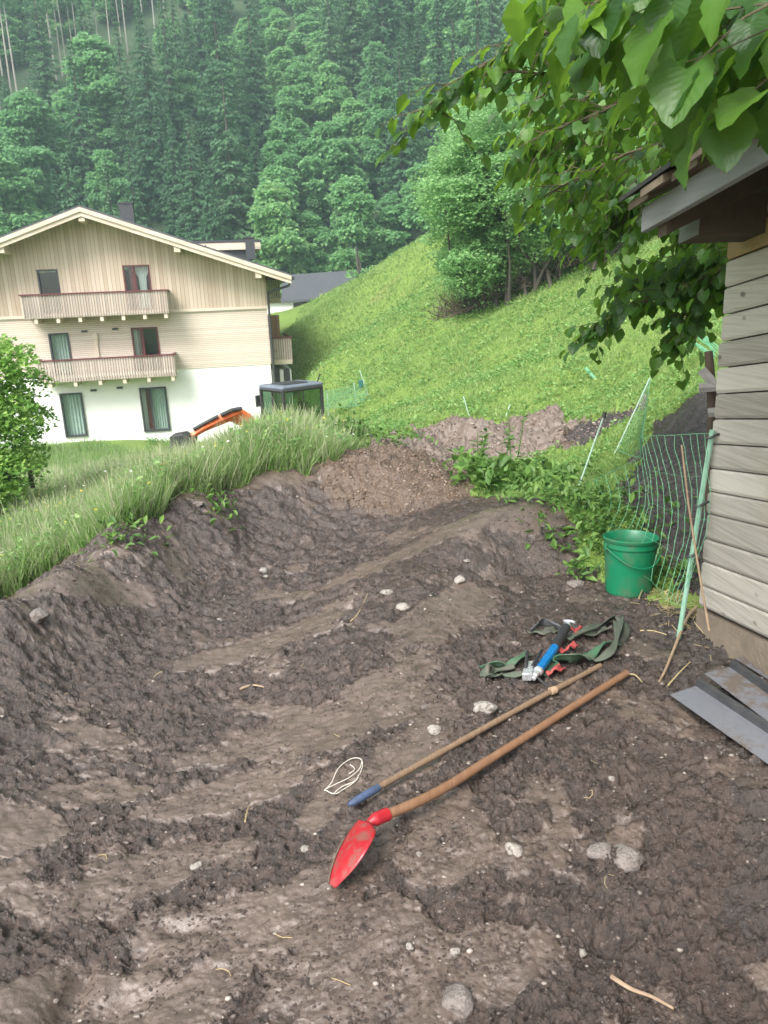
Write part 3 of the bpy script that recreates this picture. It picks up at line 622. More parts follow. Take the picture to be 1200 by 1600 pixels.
# simple leaf: two quads folded along the midrib (axis +Y, unit length)
LEAF = [(0,0,0), (-.34,.42,.10), (0,.45,0), (.34,.42,.10), (-.22,.8,.03), (0,1,-.08), (.22,.8,.03)]
LEAFF = [(0,2,1,1), (0,3,2,2)]
LT = [(0,0,0), (-.38,.5,.1), (0,1,-.1), (.38,.5,.1)]; LTF = [(0,3,2,1)]
def cardmesh(name, pos, R, sc, mat, T=LT, Fq=LTF, extra=None):
    V, L, _ = scatter(T, Fq, pos, R, sc)
    return npmesh(name, V, L, np.full(len(L), len(Fq[0])), [mat])
# ---------------------------------------------------- tree kinds
M_bark = simple('grey_bark', (.10,.085,.07), (.05,.042,.036), 9, .9, stretch=(1,1,.2), bump=.6, bd=.02)
M_palebark = simple('pale_dead_bark', (.42,.38,.34), (.28,.25,.22), 5, .9, stretch=(1,1,.2))
M_spruce = leafmat('spruce_needles', (.055,.13,.070), (.095,.20,.095), .34, .7, (.17,.28,.13), True, .2)
M_decid = leafmat('beech_leaves', (.11,.25,.11), (.21,.40,.17), .48, .6, (.34,.50,.19), True, .25)
M_bush = leafmat('hazel_leaves', (.13,.26,.10), (.23,.41,.16), .5, .55, (.32,.50,.21), False, .35)
M_lime = leafmat('lime_tree_leaves', (.018,.06,.014), (.045,.12,.024), .50, .46, (.13,.26,.04), False, .5, True, (.32,.55,.04))
M_shrub = leafmat('yellow_green_shrub_leaves', (.10,.22,.045), (.21,.37,.08), .48, .55, (.33,.48,.12), False, .3)
def spruce_mesh(rg, h, rbase, n_lev):
    P, Y, Tt, Sz = [], [], [], []
    for i in range(n_lev):
        f = i/(n_lev-1); z = h*(.10+.9*f); rr = rbase*(1-f)**.85*rg.uniform(.8, 1.12)+.15; nb = int(7+6*(1-f))
        for b in range(nb):
            ya = rg.uniform(0, 2*math.pi); L = rr*rg.uniform(.65, 1.1); droop = rg.uniform(.15, .5)
            m_ = max(2, int(L/.42))
            for k in range(m_):
                s = (k+.6)/m_*L; zz = z-s*droop+.12*s*s/L
                for side in range(3):
                    P.append((math.sin(ya)*s*-1+rg.normal(0,.1), math.cos(ya)*s+rg.normal(0,.1), zz+rg.normal(0,.08))); Y.append(ya+rg.uniform(-.9,.9)); Tt.append(-droop-rg.uniform(0,.5)); Sz.append(rg.uniform(.5,.95)*(.55+.45*(1-f)))
    P = np.array(P); n = len(P); R = rots(n, 0, 0, rg, np.array(Y)); t = np.array(Tt); c, s = np.cos(t), np.sin(t); z0 = np.zeros(n); o = np.ones(n)
    R = R @ np.stack([o, z0, z0, z0, c, -s, z0, s, c], 1).reshape(n, 3, 3)
    sc = np.stack([np.array(Sz)*.75, np.array(Sz), np.array(Sz)], 1)
    return cardmesh('spruce_crown', P, R, sc, M_spruce)
def blob_crown(rg, blobs, per, leaf, mat, name, T=LT, Fq=LTF, cx=1.0):
    P, N_ = [], []
    for (x, y, z, r) in blobs:
        k = int(per*r*r); d = rg.normal(size=(k, 3)); d /= np.linalg.norm(d, axis=1)[:, None]; d[:, 2] = np.abs(d[:, 2])*np.where(rg.random(k) < .78, 1, -1)
        # rough clumps on each shoot
        bump_ = 1+.22*np.sin(d[:,0]*7+x*3)*np.sin(d[:,1]*6+y*5)+.15*np.sin(d[:,2]*9+z*2)
        q = d*(r*bump_*rg.uniform(.72, 1.04, k)**.7)[:, None]*np.array([1,1,.8]); P.append(q+[x,y,z]); N_.append(d)
    P = np.concatenate(P); D_ = np.concatenate(N_); n = len(P); yaw = np.arctan2(-D_[:,0], D_[:,1])+rg.normal(0,.8,n)
    R = rots(n, -1.0, .25, rg, yaw, .9)
    return cardmesh(name, P, R, leaf*rg.uniform(.6, 1.3, n), mat, T, Fq)
def decid_blobs(rg, h, r, nb, low=.12):
    out = []
    for i in range(nb):
        f = rg.uniform(low, .95); rr = r*math.sin(math.pi*min(1, .18+f*.85))**.7; a = rg.uniform(0, 2*math.pi); q = rr*rg.uniform(.35, .85)
        out.append((q*math.cos(a), q*math.sin(a), h*f, rg.uniform(.14, .34)*r))
    out.append((0, 0, h*.9, .35*r)); return out
def trunk_mb(h, r, lean=0, limbs=0, rg=rng, crown=2.):
    mb = MB(); mb.tube([(lean*h*t*t, 0, h*t-.3*(t == 0)) for t in (0,.25,.5,.75,1)], [r, r*.8, r*.6, r*.4, r*.12], 7)
    for i in range(limbs):
        t = rg.uniform(.25,.8); a = rg.uniform(0, 2*math.pi); L = crown*rg.uniform(.4,.8); z = h*t
        mb.tube([(lean*h*t*t,0,z), (lean*h*t*t+math.cos(a)*L*.5, math.sin(a)*L*.5, z+L*.3), (lean*h*t*t+math.cos(a)*L, math.sin(a)*L, z+L*.75)], [r*.35, r*.22, r*.06], 5)
    return mb
KINDS = {}
rg = np.random.default_rng(11)
for i in range(4):
    h = [24, 20, 27, 16][i]; KINDS['spruce', i] = (spruce_mesh(rg, h, h*.165, 34), None, h)
for i in range(5):
    h = [15, 12, 17, 10, 13][i]; r = h*.30; KINDS['decid', i] = (blob_crown(rg, decid_blobs(rg, h, r, 44), 190 if i < 3 else 260, .62 if i < 3 else .5, M_decid, 'leafy_crown'), None, h)
for k in list(KINDS):
    mesh, _, h = KINDS[k]; tb = trunk_mb(h*.96, h*.013+.05, limbs=0 if k[0] == 'spruce' else 6, crown=h*.25)
    me = bpy.data.meshes.new('trunk'); me.from_pydata(tb.v, [], tb.f); me.materials.append(M_bark); KINDS[k] = (mesh, me, h)
# slender tall trees with pale bare trunks
for i in range(3):
    h = 22; tb = trunk_mb(h, .17, lean=.01*i); me = bpy.data.meshes.new('trunk'); me.from_pydata(tb.v, [], tb.f); me.materials.append(M_palebark)
    bl = [(rg.uniform(-1,1)*1.2, rg.uniform(-1,1)*1.2, h*rg.uniform(.72,1.0), rg.uniform(.6,1.2)) for _ in range(8)]; KINDS['bare', i] = (blob_crown(rg, bl, 120, .5, M_decid, 'sparse_crown'), me, h)
def plant(kind, i, x, y, sc, label, group, parts=True, zofs=0., sx=1.):
    mesh, tm, h = KINDS[kind, i]; z = g1(x, y)-.3+zofs; nm = {'spruce': 'spruce_tree', 'decid': 'broadleaf_tree', 'bare': 'slender_tree'}[kind]
    e = empty(nm, (x, y, z), label, 'tree', group, rz=random.uniform(0, 6.28)); e.scale = (sc*sx, sc*sx, sc)
    for n_, me in (('trunk', tm), ('crown', mesh)):
        o = bpy.data.objects.new(n_, me); COL.objects.link(o); o.parent = e
    return e
# forest on the mountainside
def slope_point(px, py): return hit(px, py, 400)
taken = []
def place_px(kind, i, px, py_base, sc, label, group=None, sx=1.):
    p = slope_point(px, py_base); taken.append((p[0], p[1], 5)); return plant(kind, i, p[0], p[1], sc, label, group, sx=sx)
place_px('spruce', 0, 372, 410, .98, 'tall lone spruce with brownish green crown standing behind the chalet roof dormer', sx=1.15)
place_px('spruce', 2, 250, 330, .95, 'very tall dark spruce above the chalet chimney, highest dark spire of the middle forest')
place_px('spruce', 0, 145, 340, .90, 'dark narrow spruce right above the chalet ridge')
place_px('spruce', 3, 262, 345, .95, 'small pointed spruce just right of the chalet chimney', sx=.8)
place_px('decid', 1, 440, 425, 1.05, 'light green leafy tree right behind the chalet eave end')
place_px('decid', 0, 180, 372, .75, 'bright leafy tree directly behind the chalet chimney')
for k, px in enumerate((2, 14, 24, 34)):
    place_px('bare', k % 3, px, 175+k*6, 1.05, 'tall pale bare trunked tree at the left edge of the forest', 'pale bare trunks at the left edge')
for k, (px, py) in enumerate([(85,110),(98,118),(107,125),(118,112),(128,130),(140,108),(150,128),(160,120),(190,70),(200,85),(228,80),(245,78),(75,140),(92,150),(180,140),(262,70)]):
    place_px('bare', k % 3, px, py, rg.uniform(.65,.85), 'tall slender tree with bare pale trunk high on the left mountainside', 'slender pale trunks high on the slope')
cand = []
for tries in range(60000):
    if len(cand) > 560: break
    y = rng.uniform(92, 232); x = rng.uniform(-1, 1)*(y*.56+8)
    if -48 < x < 8 and y < 97: continue
    dmin = 3.9+.012*(y-90)
    if all((x-a)**2+(y-b)**2 > dmin*dmin for a, b, _ in taken): taken.append((x, y, 0)); cand.append((x, y))
cand.sort(key=lambda q: math.hypot(*q)); zz = G(np.array([c[0] for c in cand]), np.array([c[1] for c in cand]))
far = []
def wlab(x, y, z, kind, up):
    d = np.array([x, y, z+up])-CAM; f = d@FW; px = 600+F*(d@RT)/f; py = 800-F*(d@UP)/f
    row = 'low' if py > 290 else 'halfway up' if py > 140 else 'high up'
    col = ('left of the chalet ridge' if px < 90 else 'above the chalet ridge' if px < 170 else 'above the chalet chimney' if px < 260 else 'above the right half of the chalet roof' if px < 350 else 'above the chalet dormer' if px < 430
           else 'above the grey roofed building' if px < 540 else 'behind the grassy hill crest' if px < 660 else 'behind the leafy thicket' if px < 820 else 'behind the overhanging lime leaves' if px < 1000 else 'behind the shed roof')
    return kind+' '+row+' in the forest '+col

for n, (x, y) in enumerate(cand):
    f = fbm(np.array([x]), np.array([y]), 28, 2, 77)[0]; px = x/y
    ps = .42+f*1.5 + (.25 if px < -.1 else -.12) ; sp = random.random() < ps
    if n < 235:
        if sp: plant('spruce', random.randrange(4), x, y, random.uniform(.6,1.0), wlab(x, y, zz[n], 'dark spruce', 13), 'spruces of the mountain forest', sx=random.uniform(.85,1.15))
        else: plant('decid', random.randrange(5), x, y, random.uniform(.6,1.0), wlab(x, y, zz[n], 'leafy broadleaf tree', 8), 'broadleaf trees of the mountain forest', sx=random.uniform(.9,1.2))
    else: far.append((x, y, zz[n]-.3, sp))
Vs, Ls, mi = [], [], []; nv = 0
def mesh_arrays(me):
    v = np.empty(len(me.vertices)*3, np.float32); me.vertices.foreach_get('co', v); l = np.empty(len(me.loops), np.int32); me.loops.foreach_get('vertex_index', l); return v.reshape(-1, 3), l.reshape(-1, 4)
AR = {k: mesh_arrays(KINDS[k][0]) for k in KINDS if k[0] != 'bare'}
for (x, y, z, sp) in far:
    k = ('spruce', random.randrange(4)) if sp else ('decid', random.randrange(5)); v, l = AR[k]; s = random.uniform(.65,1.1); a = random.uniform(0, 6.28)
    Vs.append(np.stack([(v[:,0]*math.cos(a)-v[:,1]*math.sin(a))*s+x, (v[:,0]*math.sin(a)+v[:,1]*math.cos(a))*s+y, v[:,2]*s+z], 1)); Ls.append(l+nv); nv += len(v); mi.append(np.full(len(l), 0 if sp else 1))
me = npmesh('distant_forest', np.concatenate(Vs), np.concatenate(Ls), np.full(sum(len(l) for l in Ls), 4), [M_spruce, M_decid], midx=np.concatenate(mi))
o = bpy.data.objects.new('distant_forest', me); COL.objects.link(o); tag(o, 'mass of conifers and leafy trees on the highest part of the mountainside', 'forest', kind='stuff')

# ---------------------------------------------------- leafy thicket in the gully of the hill
def bush_tree(px, py, blobs_px, leaf, dens, nst, label, name='bushy_tree', group=None, mat=None, D0=None):
    base = hit(px, py) if D0 is None else atD(px, py, D0); Dh = math.hypot(base[0], base[1]); bl = []
    for (bx, by, br, dd) in blobs_px:
        p = atD(bx, by, Dh+dd); bl.append((p[0], p[1], p[2], br*(Dh+dd)/F))
    e = empty(name, base, label, 'tree', group)
    me = blob_crown(rng, bl, 50*dens/(leaf*leaf), leaf, mat or M_bush, 'foliage', LEAF, LEAFF)
    o = bpy.data.objects.new('crown', me); link(o, e)
    for k in range(nst):
        b = bl[k*len(bl)//nst]; b = b if name != 'shrub' else (base[0]+(b[0]-base[0])*.3, base[1], base[2]+.35*Dh/9, 0); mb = MB(); s = base+np.array([rng.normal(0,.35), rng.normal(0,.35), -.3])*(1 if name != 'shrub' else .2); m_ = (s+np.array(b[:3]))/2+rng.normal(0,.25,3)
        mb.tube([s, s*.65+m_*.35+[0,0,.2], m_, np.array(b[:3])], [Dh*.0028, Dh*.0022, Dh*.0015, Dh*.0006], 6); mb.build('trunk', M_bark, e, True)
    return e
B = random.Random(5)
def blobs(region, n, r0, r1, dd=(-1.5, 1.5)):
    P = np.array(region, float); out = []; lo = P.min(0); hi = P.max(0)
    while len(out) < n:
        x = B.uniform(lo[0], hi[0]); y = B.uniform(lo[1], hi[1])
        if inpoly(np.array([x]), np.array([y]), P)[0]: out.append((x, y, B.uniform(r0, r1), B.uniform(*dd)))
    return out
bush_tree(780, 478, blobs([(700,250),(690,330),(705,400),(720,440),(775,435),(810,400),(845,300),(820,200),(760,190),(700,215)], 60, 22, 46), .17, 1.05, 8, 'broad light green leafy tree with several stems at the foot of the hill gully')
bush_tree(860, 445, blobs([(800,240),(800,330),(830,400),(880,390),(920,330),(930,230),(870,180)], 40, 20, 42), .17, 1.0, 7, 'multi stemmed leafy tree in the middle of the thicket on the hill')
bush_tree(950, 405, blobs([(900,230),(890,330),(930,372),(990,350),(1030,300),(1020,220)], 36, 20, 38), .17, .9, 6, 'leafy tree at the upper right of the thicket beside the shed eave')
bush_tree(890, 400, blobs([(690,190),(740,120),(850,90),(960,120),(1080,200),(1090,330),(900,260),(780,210)], 46, 22, 46, (3, 8)), .26, .55, 5, 'taller tree behind the thicket below the overhanging leaves')
bush_tree(1090, 395, blobs([(1040,250),(1030,340),(1060,375),(1180,380),(1190,250)], 16, 18, 34), .17, .8, 4, 'leafy tree on the hill hidden partly behind the shed')
for (px, py, w_, lab) in ((930, 400, 70, 'brown bare brushwood under the leafy thicket on the hill'), (720, 486, 30, 'small heap of dead branches at the left foot of the thicket'), (840, 440, 55, 'dark undergrowth of dry twigs below the stems of the thicket')):
    base = hit(px, py); Dh = math.hypot(base[0], base[1]); mb = MB()
    for k in range(150):
        a = base+np.array([rng.normal(0, w_*Dh/F*.6), rng.normal(0,.5), 0]); a[2] = base[2]+ (a[0]-base[0])*.25-.05; L = rng.uniform(.4,1.4); d = np.array([rng.normal(0,.6), rng.normal(0,.3), rng.uniform(.1,.8)]); d /= np.linalg.norm(d)
        mb.tube([a, a+d*L*.5+rng.normal(0,.05,3), a+d*L], [.018,.012,.004], 4)
    o = mb.build('brushwood', simple('dry_twigs_%d' % px, (.10,.075,.055), (.06,.045,.035), 8, .9), None); tag(o, lab, 'brushwood')
bush_tree(560, 436, blobs([(550,430),(600,415),(560,440)], 5, 8, 13, (0,1)), .4, .8, 2, 'small light shrub on the hill crest beside the grey roofed building', name='shrub', D0=66)
bush_tree(20, 760, blobs([(-80,540),(5,530),(40,570),(62,630),(68,690),(50,745),(0,785),(-60,800),(-120,740)], 80, 18, 34, (-.6,.6)), .085, .8, 5, 'yellow green leafy shrub at the left edge of the meadow', name='shrub', mat=M_shrub, D0=9.5)

# ---------------------------------------------------- lime tree overhanging from the right
def limeleaf():
    V, UV = [], []; nx, ny = 6, 9
    for j in range(ny+1):
        t = j/ny; w = .52*math.sin(math.pi*min(1, (t*.93+.10)))**.62*(1-.35*t)*1.12 if t < 1 else .0
        back = -.12*math.sin(math.pi*(1-t))**6 if t < .3 else 0
        for i in range(nx+1):
            s = i/nx*2-1; ser = 1+.05*(-1)**j*(abs(s) > .9)+.03*math.sin(j*2.3); yy = t-.10*abs(s)**1.5*(1-t)*(1 if t < .25 else 0); drop = -.30*t*t+.0
            V.append((s*w*ser, yy+(-.10*abs(s)**2 if j == 0 else 0), abs(s)*w*.30+drop+.035*math.sin(t*20)*abs(s))); UV.append((i/nx, t))
    Fq = [(j*(nx+1)+i, j*(nx+1)+i+1, (j+1)*(nx+1)+i+1, (j+1)*(nx+1)+i) for j in range(ny) for i in range(nx)]
    return np.array(V), np.array(Fq), np.array(UV)
LV, LF, LUV = limeleaf()
lime = empty('lime_tree', (3.4, 3.6, g1(3.4, 3.6)), 'lime tree with big heart shaped leaves overhanging the shed roof from the right', 'tree')
mb = MB(); mb.tube([(3.4,3.6,-.2), (3.45,3.6,1.5), (3.3,3.4,3.0), (3.0,3.2,4.2)], [.16,.14,.11,.07], 10); mb.build('trunk', M_bark, lime, True)
class Leaves:
    def __init__(s): s.P = []; s.R = []; s.S = []
    def add(s, p, yaw, tilt, roll, size):
        cy, sy = math.cos(yaw), math.sin(yaw); ct, st = math.cos(tilt), math.sin(tilt); cr, sr = math.cos(roll), math.sin(roll)
        s.R.append(np.array([[cy,-sy,0],[sy,cy,0],[0,0,1]]) @ np.array([[1,0,0],[0,ct,-st],[0,st,ct]]) @ np.array([[cr,0,sr],[0,1,0],[-sr,0,cr]])); s.P.append(p); s.S.append(size)
big, mid = Leaves(), Leaves(); tw = MB()
def twig(a, b, LS, step, size, sag=.15, r=.004, side=.5, big_=False):
    a = np.asarray(a, float); b = np.asarray(b, float); L = np.linalg.norm(b-a); n = max(3, int(L/step)); jit = rng.normal(0, L*.03, (n+1, 3)); pts = []
    for i in range(n+1):
        t = i/n; pts.append(a+(b-a)*t+np.array([0,0,-sag*L*4*(t*t*.25)+sag*L*t])+jit[i]*math.sin(math.pi*t))
    tw.tube(pts, list(np.linspace(r, r*.3, n+1)), 5)
    d = (b-a)/L; yaw0 = math.atan2(-d[0], d[1])
    for i in range(1, n+1):
        sg = 1 if i % 2 else -1; p = pts[i]+np.array([math.cos(yaw0)*sg*-.2*size, math.sin(yaw0)*sg*-.2*size, -.15*size])
        LS.add(p, yaw0+sg*rng.uniform(.3,1.1), rng.uniform(-1.15,-.35), rng.uniform(-.5,.5), size*rng.uniform(.7,1.2))
    return pts
def bough(pp, LS, ntw, tl, step, size, r=.012):
    ntw = int(ntw*1.7); P = [atD(*q) for q in pp]; tw.tube(P, list(np.linspace(r, r*.35, len(P))), 6)
    for k in range(ntw):
        t = (k+rng.random())/ntw*(len(P)-1); i = min(int(t), len(P)-2); a = P[i]*(1-t+i)+P[i+1]*(t-i); d = P[i+1]-P[i]; d /= np.linalg.norm(d)
        s = d*.8+np.array([rng.normal(0,.6), rng.normal(0,.6), rng.normal(-.25,.35)]); s /= np.linalg.norm(s); twig(a, a+s*tl*rng.uniform(.5,1.2), LS, step, size)
    twig(P[-1], P[-1]+d*tl*.7+[0,0,-.06], LS, step, size)
# long thin bough reaching left
bough([(1300,-120,3.0),(1050,-20,3.2),(880,40,3.4),(800,75,3.5),(720,125,3.6),(665,170,3.65)], mid, 22, .26, .055, .062)
bough([(1250,-60,2.8),(1000,60,3.2),(880,120,3.5),(800,110,3.6)], mid, 20, .3, .055, .062)
bough([(1300,40,2.9),(1050,130,3.2),(900,190,3.4),(850,215,3.5)], mid, 24, .3, .055, .06)
bough([(1300,150,3.4),(1120,200,3.6),(980,240,3.8),(860,300,4.0)], mid, 22, .28, .055, .055)
bough([(1300,230,3.7),(1120,250,4.1),(1000,270,4.3),(930,290,4.5)], mid, 26, .35, .055, .058)
bough([(1300,100,3.6),(1050,180,4.2),(950,230,4.6),(900,250,4.8)], mid, 26, .4, .06, .062)
bough([(1250,0,4.0),(1000,100,4.4),(920,150,4.6),(880,180,4.8)], mid, 14, .4, .06, .062)
bough([(1200,330,4.6),(1100,350,4.9),(1020,300,5.0),(960,320,5.1)], mid, 20, .4, .06, .062)
bough([(1300,120,4.4),(1080,200,4.8),(980,270,5.0),(930,310,5.1)], mid, 16, .42, .055, .062)
bough([(1250,60,4.6),(1050,150,5.0),(950,200,5.2),(900,240,5.3)], mid, 16, .42, .055, .062)
bough([(1250,160,4.2),(1080,230,4.5),(1010,300,4.7),(950,340,4.8)], mid, 26, .42, .055, .062)
bough([(1300,40,4.2),(1050,90,4.6),(940,130,4.8),(860,150,4.9)], mid, 26, .42, .055, .062)
# boughs below the eave, behind the shed corner
bough([(1230,380,4.9),(1130,420,5.0),(1040,460,5.1),(960,490,5.2),(925,512,5.2)], mid, 24, .22, .055, .07)
bough([(1230,360,5.0),(1130,390,5.2),(1060,420,5.3),(1000,440,5.3)], mid, 34, .34, .055, .07)
bough([(1230,400,5.0),(1150,430,5.1),(1100,470,5.2),(1060,520,5.2)], mid, 26, .28, .055, .07)
bough([(1230,340,5.2),(1150,370,5.3),(1100,400,5.4),(1070,440,5.5)], mid, 26, .34, .055, .07)
# nearest big leaves, top right
for k in range(54):
    ex = B.uniform(800,1210); lo = np.interp(ex, [800,880,960,1060,1130,1200], [30,90,145,195,215,200]); ey = B.uniform(-30, lo); D = B.uniform(1.55,2.4)
    bp = atD(ex+B.uniform(120,320), ey-B.uniform(60,200), D+B.uniform(-.1,.3)); twig(bp, atD(ex, ey, D), big, .06, .094, .1, .003)
for LS, nm in ((big, 'foliage'), (mid, 'foliage')):
    V, L, uv = scatter(LV, LF, np.array(LS.P), np.array(LS.R), np.array(LS.S), LUV); me = npmesh(nm, V, L, np.full(len(L), 4), [M_lime], True, uv=uv)
    o = bpy.data.objects.new(nm, me); link(o, lime); print('leaves', len(LS.P))
tw.build('branch', simple('green_brown_twig', (.09,.075,.035), (.06,.045,.025), 20, .7), lime, True)

# ---------------------------------------------------- grass
M_gr = leafmat('meadow_grass', (.15,.26,.07), (.22,.34,.11), .48, .6, (.30,.39,.17), False, .2, patch=(1.3, (.11,.22,.055), (.32,.36,.20)))
M_gh = leafmat('hill_grass', (.18,.29,.08), (.25,.37,.12), .48, .7, (.33,.41,.17), False, .2, patch=(1.3, (.12,.22,.065), (.36,.40,.19)))
M_seed = leafmat('grass_seed_heads', (.28,.33,.17), (.36,.40,.24), .3, .8, (.34,.30,.22), False, .1)
BL = [(-.5,0,0), (.5,0,0), (.42,.10,.45), (-.42,.10,.45), (.12,.38,.88), (-.12,.38,.88)]; BLF = [(0,1,2,3), (3,2,4,5)]
def grass(name, N, a0, a1, D0, D1, hfn, wfn, mat, label, keep=None, tl=.35):
    a = rng.uniform(a0, a1, N); D = np.exp(rng.uniform(math.log(D0), math.log(D1), N)); x = D*np.sin(a); y = D*np.cos(a)
    m_ = np.ones(N, bool); q = D < 16; m_[q] = ~soil(x[q], y[q])
    if keep is not None: m_ &= keep(x, y, D, a)
    x, y, D, a = x[m_], y[m_], D[m_], a[m_]; z = G(x, y)-.02; n = len(x); h = hfn(x, y, D)*rng.uniform(.6,1.25,n); w = wfn(D)*rng.uniform(.6,1.3,n)
    R = rots(n, -tl, tl+.1, roll=.45); sc = np.stack([w, h*rng.uniform(.3, 1.5, n), h], 1); V, L, _ = scatter(BL, BLF, np.stack([x, y, z], 1), R, sc)
    me = npmesh(name, V, L, np.full(len(L), 4), [mat], False); o = bpy.data.objects.new(name, me); COL.objects.link(o); tag(o, label, 'grass', kind='stuff'); return o
def meadow_zone(x, y, D, a): return (a < azp(560)-.012*(D-8)) & (D < 40) & ~((y > 16) & (x > -2.5)) & ~((y>35.5+.19*x)&(x<-5))
def mh(x, y, D): return np.clip(.24+.07*fbm(x, y, .9, 4, 201)*3+.035*(D-5), .16, .62)*np.clip(1-(np.arctan2(x, y)-azp(430))/.12*.7, .42, 1.)
grass('meadow_grass', 260000, -.62, azp(575), 3.9, 40, mh, lambda D: .0035+.0007*D, M_gr, 'tall flowering meadow grass left of the dug path', meadow_zone)
grass('grass_seed_heads', 60000, -.62, azp(565), 4.6, 22, lambda x, y, D: mh(x, y, D)*1.22, lambda D: .0018+.0007*D, M_seed, 'pale feathery seed stalks standing over the meadow grass', meadow_zone)
notm = lambda x, y, D, a: ~meadow_zone(x, y, D, a) & ~((y > 37) & (x < -5.6)) & ~((x > 1.75) & (y < 4.6))
grass('hill_grass', 330000, -.30, .60, 4.2, 60, lambda x, y, D: (.04+.0030*D)*np.clip(1+.8*fbm(x, y, 1.3, 3, 211), .4, 1.8), lambda D: .005+.0013*D, M_gh, 'short bright grass and herbs covering the hillside', notm, .95)
def herbs(name, N, a0, a1, D0, D1, sz, hh, mat, label, keep):
    a = rng.uniform(a0, a1, N); D = np.exp(rng.uniform(math.log(D0), math.log(D1), N)); x = D*np.sin(a); y = D*np.cos(a); m_ = keep(x, y, D, a) & (fbm(x, y, .9, 4, 231)+rng.normal(0,.12,N) > .06); q = D < 16; m_[q] &= ~soil(x[q], y[q]); x, y, D = x[m_], y[m_], D[m_]; n = len(x)
    P = np.stack([x, y, G(x, y)+hh(x, y, D)*rng.uniform(.3, 1., n)], 1); me = cardmesh(name, P, rots(n, -.4, .9, roll=.6), sz(D)*rng.uniform(.6,1.3,n), mat); o = bpy.data.objects.new(name, me); COL.objects.link(o); tag(o, label, 'herbs', kind='stuff')
M_herb = leafmat('herb_leaves', (.08,.19,.045), (.16,.30,.08), .4, .5, (.28,.40,.14))
grass('meadow_grass', 90000, -.62, azp(520), 13, 40, lambda x, y, D: .42+0*x, lambda D: .0035+.0007*D, M_gr, 'paler tall grass of the far meadow running down to the chalet', meadow_zone)
grass('grass_seed_heads', 30000, -.62, azp(520), 13, 38, lambda x, y, D: .52+0*x, lambda D: .0018+.0008*D, M_seed, 'pale seed stalks of the far meadow in front of the chalet', meadow_zone)
herbs('meadow_herbs', 60000, -.62, azp(570), 4, 20, lambda D: .02+.0035*D, mh, M_herb, 'broad herb leaves mixed into the tall meadow', meadow_zone)
herbs('hill_herbs', 110000, -.3, .6, 4.5, 40, lambda D: .012+.0036*D, lambda x, y, D: .05+.004*D, M_herb, 'low clover and weed leaves dotted over the hillside', notm)
# yellow and white meadow flowers
def flowers(N, col, sz, label, a0, a1, D0, D1):
    a = rng.uniform(a0, a1, N); D = rng.uniform(D0, D1, N); x = D*np.sin(a)+rng.normal(0,.1,N); y = D*np.cos(a); q = ~soil(x, y) & (a < azp(560)-.02); x, y, D, a = x[q], y[q], D[q], a[q]; N = len(x); z = G(x, y)+mh(x, y, D)*.95
    T = [(0,0,0)]+[(math.cos(k*math.pi/3)*.5, math.sin(k*math.pi/3)*.5, .15) for k in range(6)]; V, L, _ = scatter(T, [(0,1,2,2), (0,3,4,4), (0,5,6,6), (0,2,3,3), (0,4,5,5), (0,6,1,1)], np.stack([x, y, z], 1), rots(N, -.3, .8), rng.uniform(.7,1.3,N)*sz)
    L3 = L[:, :3]; me = npmesh('meadow_flowers', V, L3, np.full(len(L3), 3), [simple('petal_%d' % N, col, None, 5, .7)]); o = bpy.data.objects.new('meadow_flowers', me); COL.objects.link(o); tag(o, label, 'flowers', kind='stuff')
flowers(420, (.55,.46,.04), .022, 'small yellow buttercups scattered in the tall meadow', -.50, -.05, 5, 11)
flowers(160, (.7,.7,.62), .03, 'a few white flowers in the tall meadow', -.50, .0, 5, 12)
# ---------------------------------------------------- broad leaved weeds
M_weed = leafmat('dock_leaves', (.05,.12,.025), (.10,.20,.04), .35, .5, (.16,.27,.06), False, .35)
DOCK = [(0,0,0), (-.16,.25,.06), (.16,.25,.06), (-.22,.6,.10), (.22,.6,.10), (0,.3,-.02), (0,.62,0), (0,1,-.12)]; DOCKF = [(0,2,5,1), (1,5,6,3), (5,2,4,6), (3,6,4,7)]
def weed(px, py, n, L, label, stems=0, hs=.5, spread=.1, group=None, size=None):
    n = int(n*3); L = L*.55; b = hit(px, py); b[2] = g1(b[0], b[1]); e = empty('weed', b, label, 'plant', group); P = np.stack([rng.normal(0,spread,n)+b[0], rng.normal(0,spread,n)+b[1]], 1); z = G(P[:,0], P[:,1]); P = np.column_stack([P, z+rng.uniform(0,1.,n)**1.5*L*1.6])
    me = cardmesh('leaves', P, rots(n, -.2, 1.1, roll=.5), L*rng.uniform(.5,1.2,n), M_weed, DOCK, DOCKF); link(bpy.data.objects.new('leaves', me), e)
    for k in range(stems):
        a = b+np.array([rng.normal(0,spread*.7), rng.normal(0,spread*.7), 0]); h = hs*rng.uniform(.6,1.1); t = a+np.array([rng.normal(0,.06), rng.normal(0,.06), h]); mb = MB(); mb.tube([a, (a+t)/2+rng.normal(0,.01,3), t], [.006,.005,.002], 5); mb.build('stem', M_weed, e)
        m_ = 16; Q = a+(t-a)*rng.uniform(.25,1,m_)[:, None]; me = cardmesh('stem_leaves', Q, rots(m_, -.2, .9), L*.6*rng.uniform(.5,1.1,m_), M_weed, DOCK, DOCKF); link(bpy.data.objects.new('stem_leaves', me), e)
weed(770, 765, 90, .26, 'tall bunch of broad leaved weeds with upright stalks in front of the pink soil mound', 6, .75, .16)
weed(830, 770, 110, .20, 'dense low nettle patch right of the tall weed stalks', 3, .3, .22)
weed(740, 745, 24, .22, 'pale weed with drooping leaf at the left end of the weed patch', 1, .3, .07)
weed(870, 790, 50, .16, 'weeds at the far edge of the mud hump', 0, .2, .16)
weed(905, 905, 14, .13, 'small upright dock plant left of the green bucket', 0, .2, .04)
